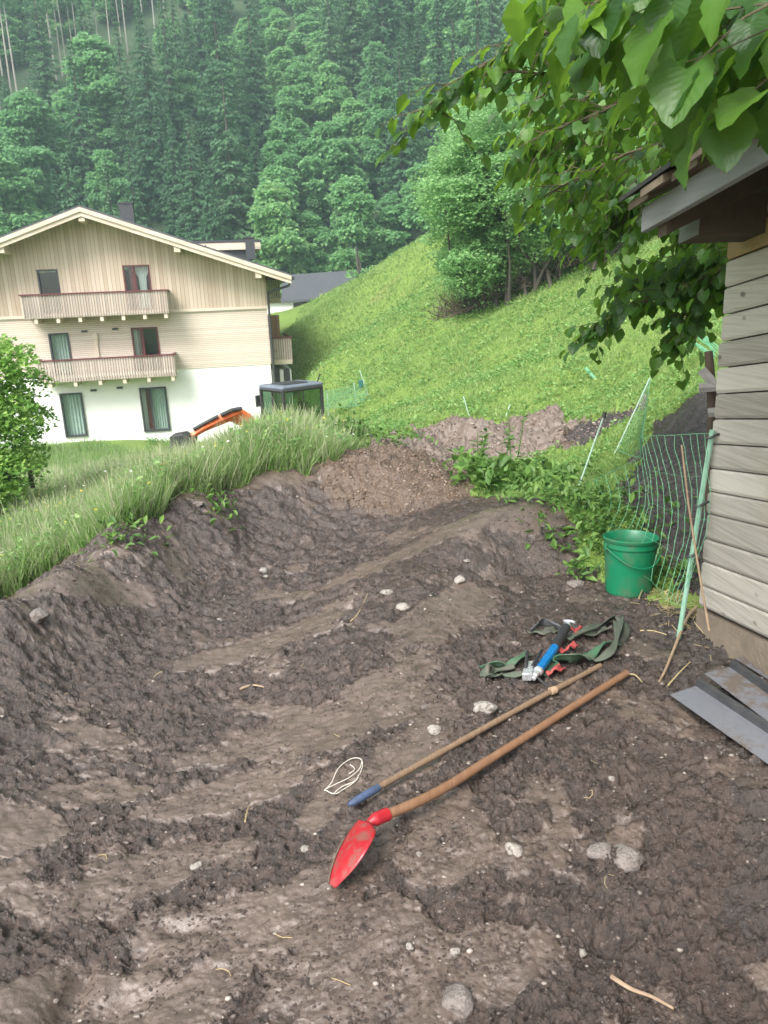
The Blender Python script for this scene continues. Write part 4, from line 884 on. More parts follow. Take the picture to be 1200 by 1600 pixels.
weed(925, 850, 60, .13, 'grey green leafy weeds behind and left of the bucket', 0, .2, .15)
weed(940, 790, 60, .14, 'leafy weeds around the foot of the thin netting post', 0, .2, .18)
weed(990, 830, 50, .12, 'weeds right behind the green bucket', 0, .2, .14)
weed(1045, 905, 40, .10, 'tuft of weeds between the bucket and the netting post', 0, .2, .09)
weed(540, 690, 60, .20, 'dark green leafy plant at the end of the meadow beside the soil heap', 1, .4, .15)
weed(190, 835, 26, .12, 'broad leaved plant on the grassy lip of the mud bank', 0, .2, .10)
weed(600, 692, 30, .16, 'clump of torn turf and grass on top of the brown soil heap', 1, .2, .18)
weed(655, 690, 20, .14, 'small turf tuft on the brown heap beside the pink soil', 0, .2, .12)
weed(345, 800, 20, .13, 'dock leaves hanging over the mud bank in the middle of the meadow edge', 0, .2, .08)
# ------------------------------------------------------------ weathered shed on the right
SA = ray(490, 655); SA /= np.linalg.norm(SA); SB = np.array([-SA[1], SA[0], 0.]); SB /= np.linalg.norm(SB); SZ = np.array([0, 0, 1.]); SN = -SB
PC = atD(1096, 945, 3.62)
def S3(al, be, ga): return PC+SA*al+SB*be+SZ*ga
def SP(px, py, be):   # pixel on the plane at sideways offset be
    P = onplane(px, py, PC+SB*be, SN)-PC-SB*be; al = (P@np.array([SA[0],SA[1],0]))/(SA[0]**2+SA[1]**2); return al, P[2]-SA[2]*al
M_wb = boards('weathered_grey_boards', (0,0,1), 50., SA, [(.25,.23,.195), (.46,.43,.375), (.61,.575,.505)], 0, rough=.8, grain=(2.5, 75), bumpd=.004, knots=True)
M_wy = boards('yellowish_board', (0,0,1), 50., SA, [(.22,.15,.07), (.30,.21,.10), (.36,.28,.16)], 0, rough=.8, grain=(2.5, 75), bumpd=.004, knots=True)
M_fas = boards('grey_fascia_wood', (0,0,1), 50., SA, [(.17,.175,.18), (.24,.245,.245), (.30,.30,.29)], 0, rough=.8, grain=(2.5, 60), bumpd=.003)
M_dkw = simple('dark_brown_beam', (.085,.06,.042), (.05,.036,.026), 12, .85, stretch=(1,.3,1))
M_deck = simple('old_roof_planks', (.22,.17,.12), (.12,.09,.07), 10, .85, stretch=(.3,1,1))
M_felt = simple('black_roofing_felt', (.018,.018,.02), (.03,.03,.03), 20, .7)
M_conc = simple('sandy_sill_beam', (.24,.19,.14), (.15,.12,.09), 9, .9, bump=.5, bd=.01)
shed = empty('shed', S3(0, 0, -.05), 'weathered grey plank shed with overhanging eave at the right edge', 'shed')
ys = [334, 362, 407, 450, 492.5, 534.5, 575.5, 616, 655, 694, 732, 768, 802.5, 842, 877, 914, 946]
hs_ = [SP(1143-(y-375)*48/570, y, 0)[1] for y in ys]
LB = 2.45; rb = random.Random(3)
for i in range(len(ys)-1):
    zt, zb = hs_[i], hs_[i+1]; h = zt-zb; mb = MB(); e = rb.uniform(-.006,.006)
    pr = [(0,zb+.0045), (0.004,zt-.003)]
    # plank with a bevelled lower lip
    O = S3(e, .0+rb.uniform(0,.004), zb+.004); pts = [O+SB*.002, O+SB*.008+SZ*.012, O+SB*.008+SZ*(h-.014), O+SZ*(h-.006)-SB*.002, O-SB*.022+SZ*(h-.006), O-SB*.022]
    mb.prism(pts, -SA*LB); mb.build('board', M_wy if i < 1 or i == 1 else M_wb, shed)
mb = MB(); mb.frame_box(S3(-.01,-.03,hs_[-1]-.02), -SA*(LB-.02), -SB*.05, SZ*(hs_[0]-hs_[-1]+.3)); mb.build('inner_wall', M_dkw, shed)
mb = MB(); mb.frame_box(S3(.02,-.035,-.35), -SA*(LB+.1), -SB*.16, SZ*.34); mb.frame_box(S3(.03,.005,-.35), -SA*(LB+.1), -SB*.039, SZ*.325); mb.build('sill_beam', M_conc, shed)
mb = MB()
for i in range(len(ys)-1): mb.frame_box(S3(-.0,-.026,hs_[i+1]+.004), -SB*1.9, -SA*.022, SZ*(hs_[i]-hs_[i+1]-.008))
mb.build('end_wall', M_wb, shed)
# eave
al0, fb = SP(1001, 364, .45); _, ft = SP(991, 333, .45); RS = .42
mb = MB(); mb.frame_box(S3(al0,.45,fb), -SA*2.9, -SB*.03, SZ*(ft-fb)); mb.build('fascia', M_fas, shed, bevel=.004)
rf = None
mb = MB(); mb.prism([S3(al0+.03,.53,ft+.03), S3(al0+.03,-1.5,ft+.03+2.03*RS), S3(al0+.03,-1.5,ft+.045+2.03*RS), S3(al0+.03,.53,ft+.045)], -SA*3.1); rf = mb.build('roof', M_felt, shed)
for k in range(16):
    w_ = 2.95/16; j = rb.uniform(-.05,.03); mb = MB(); a_ = al0+.03-k*w_
    mb.prism([S3(a_,.51+j,ft-.002), S3(a_,-1.5,ft-.002+2.01*RS), S3(a_,-1.5,ft+.025+2.01*RS), S3(a_,.51+j,ft+.025)], -SA*(w_-.008)); mb.build('roof_plank', M_deck, rf)
mb = MB(); mb.prism([S3(al0+.05,-1.5,ft+.03+2.06*RS), S3(al0+.05,-3.4,ft+.03), S3(al0+.05,-3.4,ft+.06), S3(al0+.05,-1.5,ft+.06+2.06*RS)], -SA*3.1); mb.build('far_roof_slope', M_felt, rf)
ba, bb = SP(1092, 367, .27); ba2, _ = SP(1062, 367, .27); _, btp = SP(1092, 306, .27)
for k, off in enumerate((0, -1.15, -2.2)):
    mb = MB(); mb.frame_box(S3(ba+off,.27,bb), SA*(ba2-ba), -SB*1.7, SZ*(btp-bb)); b_ = mb.build('beam', M_dkw, shed, bevel=.004)
    mb = MB(); mb.frame_box(S3(ba+off+.002,.27,bb+.002), SA*(ba2-ba-.004), SB*.004, SZ*(btp-bb-.004)); mb.build('end_grain', M_fas, b_)
mb = MB(); mb.prism([S3(ba+.02,.42,ft-.13), S3(ba+.02,-1.5,ft-.13+1.92*RS), S3(ba+.02,-1.5,ft-.01+1.92*RS), S3(ba+.02,.42,ft-.01)], -SA*.07); mb.build('rafter', M_dkw, shed)
mb = MB(); mb.frame_box(S3(.02,.0,hs_[0]), -SA*LB, -SB*.1, SZ*.13); mb.build('wall_plate', M_dkw, shed)
for i in range(2, len(ys)-1):   # nail heads
    if i % 2: continue

# ------------------------------------------------------------ excavator behind the meadow crest
M_or = simple('orange_paint', (.72,.13,.02), (.6,.10,.02), 5, .4); M_blk = simple('black_steel', (.02,.02,.022), (.035,.035,.035), 10, .5); M_cabr = simple('blue_grey_roof_paint', (.16,.18,.22), (.12,.14,.18), 4, .35)
M_cglass = glassmat('tinted_cab_glass', (.30,.42,.36), .85)
NC = atD(442, 608, 19.6); E1 = np.array([-math.cos(rad(48)), math.sin(rad(48)), 0]); E2 = np.array([math.cos(rad(42)), math.sin(rad(42)), 0]); TL = SZ+E2*-.04; 
gx = NC+E1*.5+E2*.6; ex = empty('excavator', (gx[0], gx[1], g1(gx[0], gx[1])), 'orange compact excavator with dark cab half hidden behind the tall meadow', 'excavator')
def K(a, b, c): return NC+E1*a+E2*b+SZ*c
CW, CL, CH = 1.0, 1.22, 1.5
mb = MB()
def bar(p, q, r=.045): mb.tube([p, q], r, 6)
for (a, b) in ((0,0),(CW,0),(CW,CL),(0,CL)): bar(K(a,b,-.04), K(a*1.0,b,-CH), .05)
bar(K(.5,0.0,-.05), K(.5,0,-CH), .03); bar(K(0,.62,-.05), K(0,.62,-CH), .02)
for (p, q) in (((0,0),(CW,0)),((CW,0),(CW,CL)),((CW,CL),(0,CL)),((0,CL),(0,0))):
    bar(K(*p,-.06), K(*q,-.06), .05); bar(K(*p,-CH+.1), K(*q,-CH+.1), .05)
cab = mb.build('cab', M_blk, ex, True)
mb = MB(); 
mb.frame_box(K(-.03,-.04,-.04), E1*(CW+.08), E2*(CL+.1), SZ*.10); mb.build('cab_roof', M_cabr, cab, bevel=.045)
mb = MB(); mb.frame_box(K(.2,.2,.062), E1*.6, E2*.75, SZ*.02); mb.build('roof_hatch', M_blk, cab, bevel=.008)
mb = MB()
for (p, q) in (((0.05,0),(.47,0)),((.53,0),(CW-.05,0)),((0,.05),(0,.6)),((0,.64),(0,CL-.05)),((CW,0.05),(CW,CL-.05)),((.05,CL),(CW-.05,CL))):
    mb.quad(K(*p,-.1), K(*q,-.1), K(*q,-CH+.15), K(*p,-CH+.15))
mb.build('cab_glass', M_cglass, cab)
mb = MB(); mb.frame_box(K(.28,.55,-CH+.1), E1*.45, E2*.45, SZ*.35); mb.frame_box(K(.30,.92,-CH+.4), E1*.42, E2*.1, SZ*.65); mb.build('seat', M_blk, cab, bevel=.04)
mb = MB(); mb.frame_box(K(1.06,-.12,-.52), E1*.06, E2*.14, SZ*.30); mb.tube([K(1.0,0,-.25), K(1.1,-.05,-.3)], .015, 5); mb.build('mirror', M_blk, cab, bevel=.02)
mb = MB(); mb.tube([K(.1,CL-.05,.05), K(.02,CL,.26)], .02, 6); mb.build('antenna', M_blk, cab)
zg = ex.location[2]
mb = MB(); mb.frame_box(K(-.1,-.1,-CH-.35), E1*2.0, E2*2.2, SZ*.4); mb.frame_box(K(-.1,1.35,-CH), E1*2.0, E2*.7, SZ*.22); mb.build('body', M_or, ex, bevel=.08)
for a in (-.1, 1.5):
    mb = MB(); n0 = K(a, -.5, 0); hh = zg+.28; P = [K(a, -.5+.28*(1-math.cos(t)) if 0 else -.4-.3*math.sin(t), 0)*[1,1,0]+[0,0,hh+.3*math.cos(t)] for t in np.linspace(0, math.pi, 8)]+[K(a, 2.0+.3*math.sin(t), 0)*[1,1,0]+[0,0,hh-.3*math.cos(t)] for t in np.linspace(0, math.pi, 8)]
    mb.prism(P, E1*.4); mb.build('track', M_blk, ex)
def bx_path(pts, w, hgt, name, mat, D):
    P = [atD(x, y, d) for x, y, d in pts]; mb = MB()
    mb.tube(P, hgt, 4, sx=w, cap=True); return mb.build(name, mat, ex, bevel=.02)
bx_path([(412,682,19.4),(398,669,19.3),(386,657,19.2),(370,649,19.1),(356,650,19.0)], .7, [.15,.17,.20,.22,.12], 'boom', M_or, 0)
bx_path([(376,643,19.0),(345,656,18.9),(318,669,18.8),(300,681,18.8)], .7, [.14,.13,.10,.08], 'arm', M_or, 0)
mb = MB(); mb.tube([atD(378,638,18.9), atD(362,641,18.85), atD(345,649,18.8)], .05, 8); mb.build('hydraulic_cylinder', M_blk, ex, True)
mb = MB(); mb.tube([atD(341,650,18.8), atD(318,662,18.75), atD(302,671,18.75)], .04, 8); mb.build('hydraulic_cylinder', M_blk, ex, True)
mb = MB(); q = atD(290, 686, 18.7); mb.prism([q+[-.35,-.25,-.15], q+[-.3,-.25,.12], q+[0,-.25,.16], q+[.25,-.25,.0], q+[.1,-.25,-.3], q+[-.15,-.25,-.38]], (0,.5,0)); mb.build('bucket', M_blk, ex, bevel=.02)

# ------------------------------------------------------------ green bucket
bk = hit(982, 921); bk[2] = g1(bk[0], bk[1])-.02
e = empty('bucket', bk, 'green plastic bucket standing on the soil beside the shed', 'bucket')
M_gp = NT('green_plastic'); _v = M_gp.obj(); _n = M_gp.noise(_v, 9, 6, .65); _n2 = M_gp.noise(_v, 2.5, 4, .6)
_c = M_gp.mix(M_gp.math('MULTIPLY', M_gp.maprange(_n, .46, .60), M_gp.maprange(_n2, .42, .60, 0, .8)), (.004,.15,.066), (.085,.095,.06)); M_gp.pbr(Base_Color=_c, Roughness=M_gp.maprange(_n, .3, .7, .32, .5)); M_gp = M_gp.m
BS = .95
tilt = Matrix.Rotation(rad(-3.5), 3, 'X') @ Matrix.Rotation(rad(1.0), 3, 'Y')
def lathe(mb, prof, seg=56, o=bk):
    n = len(mb.v)
    for (r, z) in prof:
        for k in range(seg):
            t = 2*math.pi*k/seg; v = tilt @ Vector((r*math.cos(t), r*math.sin(t), z))*BS; mb.v.append((v.x+o[0], v.y+o[1], v.z+o[2]))
    for i in range(len(prof)-1):
        for k in range(seg): mb.f.append((n+i*seg+k, n+i*seg+(k+1) % seg, n+(i+1)*seg+(k+1) % seg, n+(i+1)*seg+k)); mb.m.append(0)
mb = MB(); lathe(mb, [(.001,.012), (.120,.010), (.128,.02), (.129,.03), (.143,.272), (.1435,.28)]); mb.build('body', M_gp, e, True)
mb = MB(); lathe(mb, [(.1432,.286), (.1475,.287), (.149,.292), (.1475,.300), (.1485,.318), (.153,.322), (.155,.340), (.150,.344), (.144,.338), (.139,.27), (.125,.03), (.001,.028)]); mb.build('rim', M_gp, e, True)
mb = MB(); P = []
for k in range(25):
    t = math.pi*k/24; v = tilt @ Vector((-.152*math.cos(t)*1.02, -.155*math.sin(t)**.8-.004, .292-.10*math.sin(t)**1.4+.0*t))*BS; P.append((v.x+bk[0], v.y+bk[1], v.z+bk[2]))
rz_ = Matrix.Rotation(rad(14), 3, 'Z'); P = [tuple(Vector((bk[0], bk[1], 0))+rz_ @ Vector((p[0]-bk[0], p[1]-bk[1], p[2]))) for p in P]
mb.tube(P, .0042, 8); mb.build('handle', M_gp, e, True)
for k in (0, -1):
    mb = MB(); mb.frame_box(np.array(P[k])+[-.008,-.012,-.014], (.016,0,0), (0,.024,0), (0,0,.034)); mb.build('handle_lug', M_gp, e, bevel=.004)

# ------------------------------------------------------------ netting fence
M_net = simple('pale_green_twine', (.10,.30,.15), (.17,.38,.23), 30, .6, bump=0); M_post = simple('mint_green_post', (.19,.38,.27), (.30,.48,.37), 14, .5, stretch=(1,1,.3)); M_wpost = simple('white_fibre_post', (.42,.55,.46), (.34,.48,.38), 20, .5)
nb = atD(1065, 960, 3.6); fence = empty('netting_fence', (nb[0], nb[1], 0), 'sagging green electric netting between leaning posts beside the shed', 'fence')
def post(x0, y0, x1, y1, D, r, mat, nm='post', par=None, D1=None):
    mb = MB(); a = atD(x0, y0, D); b = atD(x1, y1, D1 or D); d = (a-b)/np.linalg.norm(a-b); mb.tube([a+d*.12, (a+b)/2, b], r, 8); return mb.build(nm, mat, par or fence, True)
p1_ = post(1066, 962, 1113, 672, 3.58, .0115, M_post)
for (x, y) in ((1108,684),(1078,868),(1090,790)):
    q = atD(x, y, 3.57); mb = MB(); mb.tube([q+[-.015,-.012,.0], q+[.0,-.02,.004], q+[.03,-.02,.018], q+[.045,-.012,.02]], .006, 6); mb.build('insulator', M_blk, p1_, True)
post(893, 792, 942, 654, 5.9, .007, M_wpost); q = atD(943, 652, 5.9); mb = MB(); mb.tube([q, q+[.01,0,.04]], .014, 6); mb.build('post_cap', M_blk, fence, True)
post(962, 706, 1016, 590, 7.0, .007, M_wpost)
def lerp_path(P, n, f=lambda t: t):
    P = np.array(P, float); out = []
    for k in range(n):
        t = f(k/(n-1))*(len(P)-1); i = min(int(t), len(P)-2); out.append(P[i]*(1-t+i)+P[i+1]*(t-i))
    return out
T_ = lerp_path([(1110,677,3.6),(1085,678,3.75),(1052,680,4.0),(1020,681,4.3),(1003,684,4.55),(1001,715,4.9),(960,735,5.2),(925,752,5.5),(896,775,5.85)], 21)
B_ = lerp_path([(1068,945,3.6),(1055,945,3.6),(1042,938,3.65),(1022,912,3.85),(990,888,4.2),(965,868,4.5),(935,850,4.8),(905,832,5.2),(880,812,5.7)], 21)
rows = []
mb = MB()
for k in range(0, 21):
    c_ = []
    for j in range(13):
        t = j/12; bow = (26-k*.4)*math.sin(math.pi*t)**1.2*(1 if k > 0 else .0)+rng.normal(0,.8); v = T_[k]*(1-t)+B_[k]*t
        if t > .55: v = v+np.array([0, 0, 0])
        D = v[2]; p = atD(v[0]+bow, v[1], D-.1*math.sin(math.pi*t)); gz = g1(p[0], p[1])+.01; p[2] = max(p[2], gz); c_.append(p)
    rows.append(c_); mb.tube(c_, .0014, 5)
for j in range(0, 13, 3):
    mb.tube([rows[k][j] for k in range(21)],   .0020 if j == 0 else .0007, 4)
for c_ in rows:
    for j in range(2, 12, 2):
        mb.tube([c_[j]-[0,0,.007], c_[j]+[0,0,.006]], .0028, 5)
mb.build('netting', M_net, fence)
mb = MB(); A_ = lerp_path([(1003,684,4.55),(1010,640,5.6),(1016,592,7.0)], 12); A2 = lerp_path([(1001,715,4.9),(985,712,6.0),(965,704,7.0)], 12)
for (a, b) in zip(A_, A2): mb.tube([atD(*a), atD(*((a+b)/2))-[0,0,.05], atD(*b)], .0025, 4)
mb.tube([atD(*a) for a in A_], .003, 4); mb.tube([atD(*a) for a in A2], .003, 4)
mb.build('netting', M_net, fence)
# small far netting, single posts on the hill
fb_ = hit(560, 632); f2 = empty('netting_fence', fb_, 'distant run of pale netting at the foot of the hill behind the excavator', 'fence'); Dn = math.hypot(fb_[0], fb_[1])
mb = MB(); 
for k in range(34):
    x = 498+k*2.2; yb = 640-k*.15; mb.tube([atD(x, yb, Dn-.1), atD(x+2, yb-26-k*.25, Dn-.1)], .006, 4)
for j in range(5): mb.tube([atD(498, 638-j*6, Dn-.1), atD(574, 632-j*8, Dn-.1)], .005, 4)
mb.build('netting', M_net, f2)
for (a, b, c, d) in ((513,645,511,610),(557,632,553,598),(576,620,562,578),(542,668,547,636)): post(a, b, c, d, Dn, .013, M_wpost, par=f2)
mb = MB(); q = atD(561, 606, Dn-.2); mb.frame_box(q, (.12,0,0), (0,.08,0), (0,0,.22)); mb.build('fence_energiser', simple('blue_green_box', (.02,.12,.11), None, 5, .5), f2, bevel=.02)
for (a, b, c, d, lab) in ((733,650,724,619,'thin pale green post standing behind the pink soil mound'), (790,652,797,632,'short white stake behind the right part of the soil mound')):
    p = hit(a, b); Dp = math.hypot(p[0], p[1]); mb = MB(); mb.tube([atD(a,b,Dp), atD(c,d,Dp)], .008, 6); o = mb.build('fence_post', M_wpost); tag(o, lab, 'post')
mb = MB(); mb.tube([atD(510,670,13.0), atD(530,662,13.0), ], .022, 6); mb.tube([atD(530,662,13.0), atD(552,654,13.0)], .022, 6, mi=1); o = mb.build('ranging_pole', [M_wpost, M_or]); tag(o, 'orange and white pole lying slanted at the end of the meadow', 'pole')
for (pts, lab) in (([(1045,505),(1065,520),(1090,540),(1115,560)], 'crumpled light green netting hanging on the slope beside the shed top'), ([(1078,512),(1100,530),(1118,548)], 'short strand of light green netting right of the crumpled net')):
    mb = MB()
    for s in range(9): mb.tube([atD(x+B.uniform(-5,5), y+B.uniform(-8,8), 8.2) for x, y in pts], .006, 4)
    o = mb.build('netting', M_net); tag(o, lab, 'netting')
mb = MB(); mb.tube([atD(915,575,12.5), atD(926,588,12.4), atD(938,600,12.3)], .03, 6, sx=.3); o = mb.build('netting_strip', M_net); tag(o, 'pale green strip lying on the slope under the hanging leaves', 'netting')
# old post with rails behind the shed corner
a = atD(1113, 662, 4.6); b = atD(1107, 549, 4.6); op = empty('wooden_fence_post', (a[0], a[1], a[2]-.5), 'old dark fence post with broken rails behind the shed corner', 'post')
mb = MB(); mb.tube([a-[0,0,.5], a, (a+b)/2+[.006,0,0], b], [.03,.027,.025,.022], 9); mb.build('post', M_dkw, op, True)
M_rail = simple('grey_split_rail', (.30,.29,.27), (.2,.19,.18), 14, .85, stretch=(.3,1,1))
for (x0,y0,x1,y1) in ((1092,606,1150,602),(1096,578,1116,600),(1106,645,1150,640)):
    mb = MB(); mb.tube([atD(x0,y0,4.52), atD(x1,y1,4.52)], .026, 5, sx=.4); mb.build('rail', M_rail, op)
# ------------------------------------------------------------ tools on the mud
def gp(px, py, dz=0.):      # photo point resting dz above the soil
    p = hit(px, py); z = g1(p[0], p[1])
    for _ in range(3): p = atZ(px, py, z+dz); z = g1(p[0], p[1])
    return np.array([p[0], p[1], z+dz])
def line_on(pts, r, sm=True):   # straight-ish rod resting on the highest soil below it
    P = [gp(x, y, r) for x, y in pts]; return P
M_wood = boards('handle_wood', (1,0,0), 50., (.85,.5,0), [(.10,.05,.028), (.19,.10,.055), (.29,.17,.10)], 0, rough=.4, grain=(5, 160), bumpd=.001)
M_wood2 = boards('pale_handle_wood', (1,0,0), 50., (.85,.5,0), [(.14,.09,.055), (.28,.19,.12), (.42,.31,.21)], 0, rough=.6, grain=(12, 220), bumpd=.001)
M_redp = simple('red_shovel_paint', (.34,.012,.02), (.26,.01,.016), 25, .35, bump=.1); M_bluep = simple('blue_grip', (.06,.09,.17), (.03,.04,.06), 30, .5)
def spline(P, n=40):
    P = [np.array(p, float) for p in P]; out = []; m_ = len(P)-1
    for k in range(n+1):
        t = k/n*m_; i = min(int(t), m_-1); f = t-i; a = P[max(i-1,0)]; b = P[i]; c = P[i+1]; d = P[min(i+2,m_)]
        out.append(.5*((2*b)+(c-a)*f+(2*a-5*b+4*c-d)*f*f+(3*b-a-3*c+d)*f**3))
    return out
def tz(pts): return [atZ(x, y, z) for x, y, z in pts]
S0 = gp(975, 1053, 0)[2]; S1 = gp(600, 1275, 0)[2]
P = spline(tz([(979,1052,S0+.035), (905,1098,S0+.036), (830,1146,.04), (760,1190,.045), (700,1228,.055), (650,1254,.065), (604,1273,.07)]))
sh = empty('shovel', P[-1]*[1,1,0], 'red bladed shovel with long bent brown wooden handle lying on the mud', 'shovel')
mb = MB(); mb.tube(P, [.0145]*20+[.0155]*21, 14); mb.build('handle', M_wood, sh, True)
mb = MB(); Q = spline(tz([(606,1272,.07), (592,1278,.072), (580,1284,.072), (566,1296,.06)]), 12); mb.tube(Q, [.0205]*7+[.017,.014,.012,.010,.008,.006], 12, cap=True); mb.build('socket', M_redp, sh, True)
Lp = spline(tz([(561,1280,.07), (546,1299,.05), (531,1325,.03), (519,1356,.012), (514,1381,.0)]), 20); Rp = spline(tz([(577,1284,.085), (587,1300,.10), (575,1326,.10), (553,1358,.06), (524,1388,.0)]), 20)
mb = MB()
nrm_ = np.array([-.55,-.55,.35])
def bl(u, v):
    k = u*20; i = min(int(k), 19); f = k-i; a = Lp[i]*(1-f)+Lp[i+1]*f; b = Rp[i]*(1-f)+Rp[i+1]*f; return a*(1-v)+b*v+nrm_*.016*math.sin(math.pi*v)*math.sin(math.pi*min(1, u*.75+.25))
mb.grid(bl, 24, 10); M_bl = NT('red_blade_worn'); _p = M_bl.pos(); _n = M_bl.noise(_p, 30, 6, .65); _n2 = M_bl.noise(_p, 120, 4, .6)
_c = M_bl.mix(M_bl.maprange(_n, .48, .62, 0, .7), (.30,.010,.018), (.14,.085,.065)); M_bl.pbr(Base_Color=_c, Roughness=M_bl.maprange(_n2, .3, .7, .28, .5), Metallic=.0); mb.build('blade', M_bl.m, sh, True, solid=.003)
mb = MB(); mb.tube([bl(u, .02)+nrm_*.003 for u in np.linspace(.35,1,12)], [.003]+[.006]*10+[.003], 6, sx=.6); mb.build('muddy_edge', simple('dried_mud_on_edge', (.13,.09,.06), (.08,.06,.045), 60, .9, bump=.5), sh, True)
P = spline(tz([(938,1040,S0+.03), (840,1092,.032), (740,1147,.03), (640,1203,.028), (590,1231,.028)]), 30)
rh = empty('tool_handle', P[-1]*[1,1,0], 'thin broken wooden handle with dark blue end lying above the shovel', 'tool handle')
mb = MB(); mb.tube(P, [.0115+.0008*math.sin(i*1.7) for i in range(31)], 10); mb.build('wooden_rod', M_wood2, rh, True)
mb = MB(); mb.tube(spline(tz([(592,1230,.028), (570,1243,.026), (545,1258,.02)]), 6), [.0125,.0138,.0138,.0138,.013,.0125,.008], 10); mb.build('blue_grip', M_bluep, rh, True)
mb = MB(); q = atZ(864, 1079, .035); mb.tube([q+[-.012,-.006,0], q+[.012,.006,0]], .0165, 10); mb.build('knot', M_wood2, rh, True)
# white twine
def z5(x, y): return 480+x/2.222, 900+y/2.222
mb = MB()
for pts in ([(60,755),(85,722),(108,672),(150,638),(183,632),(192,655),(172,702),(128,742),(95,762),(62,752)], [(66,750),(110,722),(150,700),(182,668),(190,640)], [(145,690),(165,672),(150,660)], [(92,765),(120,738),(168,712),(178,690)]):
    P = [gp(*z5(x, y), .008) for x, y in pts]; zm = np.mean([p[2] for p in P]); P = spline([[p[0], p[1], .35*p[2]+.65*zm+.004] for p in P], 36); mb.tube(P, .0015, 5)
o = mb.build('twine', simple('white_twine', (.62,.58,.5), (.5,.46,.4), 60, .8), None, True); tag(o, 'small loop of thin white string lying on the mud left of the blue handle end', 'string')
# webbing sling
M_web = simple('dirty_green_webbing', (.045,.075,.045), (.095,.085,.07), 16, .85, bump=.5, bd=.003, stretch=(1,1,1)); M_webg = simple('green_webbing', (.03,.12,.055), (.08,.09,.065), 22, .8)
sl = empty('lifting_sling', gp(870, 1010), 'muddy green webbing sling lying crumpled under the blue grease gun', 'sling')
def z6(x, y): return 740+x/4.615, 940+y/4.615
def ribbon(pts, w, name, mat, tw0=.3, tw1=.3, fold=1):
    C_ = [gp(*z6(x, y), dz) for x, y, dz in pts]; C_ = spline(C_, 30); mb = MB(); Pn = []
    for i, c in enumerate(C_):
        t = C_[min(i+1, 30)]-C_[max(i-1, 0)]; t /= np.linalg.norm(t)+1e-9; s = np.cross(t, SZ); s /= np.linalg.norm(s)+1e-9; n_ = np.cross(s, t)
        an = tw0+(tw1-tw0)*i/30+.35*math.sin(i*.5+fold); sd = s*math.cos(an)+n_*math.sin(an); Pn.append((c, sd, n_))
    def f(u, v):
        k = u*30; i = min(int(k), 29); g_ = k-i; c = Pn[i][0]*(1-g_)+Pn[i+1][0]*g_; sd = Pn[i][1]; n_ = Pn[i][2]; p = c+sd*(v-.5)*w+n_*(.010*math.sin(v*5+fold+u*6)+.012); p[2] = max(p[2], g1(p[0], p[1])+.006); return p
    mb.grid(f, 30, 6); return mb.build(name, mat, sl, True, solid=.004)
ribbon([(75,540,.0),(130,555,.01),(220,545,.01),(330,535,.01),(440,540,.015)], .055, 'strap', M_web, .1, .5, 1)
ribbon([(90,510,.0),(150,465,.01),(230,440,.02),(310,430,.02),(400,400,.01)], .045, 'strap', M_webg, .8, .3, 2)
ribbon([(80,550,.0),(95,520,.02),(150,500,.01),(300,490,.0)], .04, 'strap', M_web, .2, .2, 3)
ribbon([(520,500,.01),(590,440,.02),(700,425,.03),(800,400,.02),(900,340,.02),(965,310,.01)], .06, 'strap', M_webg, .2, .7, 1.5)
ribbon([(560,430,.0),(660,420,.01),(780,425,.01),(880,420,.01),(960,395,.02),(1010,330,.03),(1040,240,.03),(1040,140,.02)], .055, 'strap', M_web, .3, .9, 2.5)
ribbon([(680,290,.01),(780,255,.02),(860,215,.02),(940,160,.02),(1030,130,.02),(1090,180,.02),(1080,260,.01),(1020,330,.0)], .05, 'strap', M_web, .5, .2, .5)
ribbon([(700,255,.0),(800,240,.01),(900,240,.0),(980,200,.01)], .04, 'strap', M_web, .2, .2, 4)
ribbon([(430,220,.02),(450,190,.03),(510,165,.03),(600,190,.02),(640,230,.0)], .03, 'strap', simple('dark_grey_strap', (.05,.055,.06), (.08,.08,.08), 20, .8), 1.1, 1.2, 1)
ribbon([(420,240,.0),(500,240,.0),(600,215,.0)], .05, 'strap', M_web, .1, .1, 2)
M_pink = simple('faded_red_label', (.38,.06,.055), (.28,.05,.05), 20, .7)
for k, pts in enumerate(([(715,235,.02),(745,215,.02),(775,200,.02)], [(630,370,.01),(680,340,.02),(735,320,.02)], [(545,520,.01),(590,510,.015),(635,495,.01)])): ribbon(pts, .036, 'label_patch', M_pink, .2, .2, k)
# grease gun
gg = empty('grease_gun', gp(850, 1040), 'blue and black grease gun with silver head lying across the green sling', 'grease gun')
M_blue = simple('blue_anodised_tube', (.012,.24,.62), (.012,.20,.55), 3, .25, metal=.6, bump=0); M_rub = simple('black_rubber_grip', (.015,.015,.018), (.025,.025,.025), 90, .6, bump=.8, bd=.002); M_sil = simple('silver_metal', (.68,.69,.70), (.55,.56,.58), 20, .28, metal=.7, bump=.1)
zg_ = gp(868, 1012)[2]; hA, hB = zg_+.075, zg_+.055
def zz6(x, y, h): return atZ(*z6(x, y), h)
ax0 = zz6(668,182,hA); ax1 = zz6(585,333,hA-.005); ax2 = zz6(468,497,hB)
mb = MB(); n_ = 26; Pb = [ax0+(ax1-ax0)*i/n_ for i in range(n_+1)]; mb.tube(Pb, [.018]+[.0215+.0010*math.cos(i*math.pi) for i in range(n_-1)]+[.020], 20); mb.build('grip', M_rub, gg, True)
mb = MB(); mb.tube([ax1, ax2], .0195, 24); mb.build('barrel', M_blue, gg, True)
mb = MB(); d = (ax0-ax1)/np.linalg.norm(ax0-ax1); mb.tube([ax0-d*.004, ax0+d*.016], .019, 20); mb.tube([ax0+d*.016, ax0+d*.022], .014, 16); mb.build('end_cap', M_sil, gg, True)
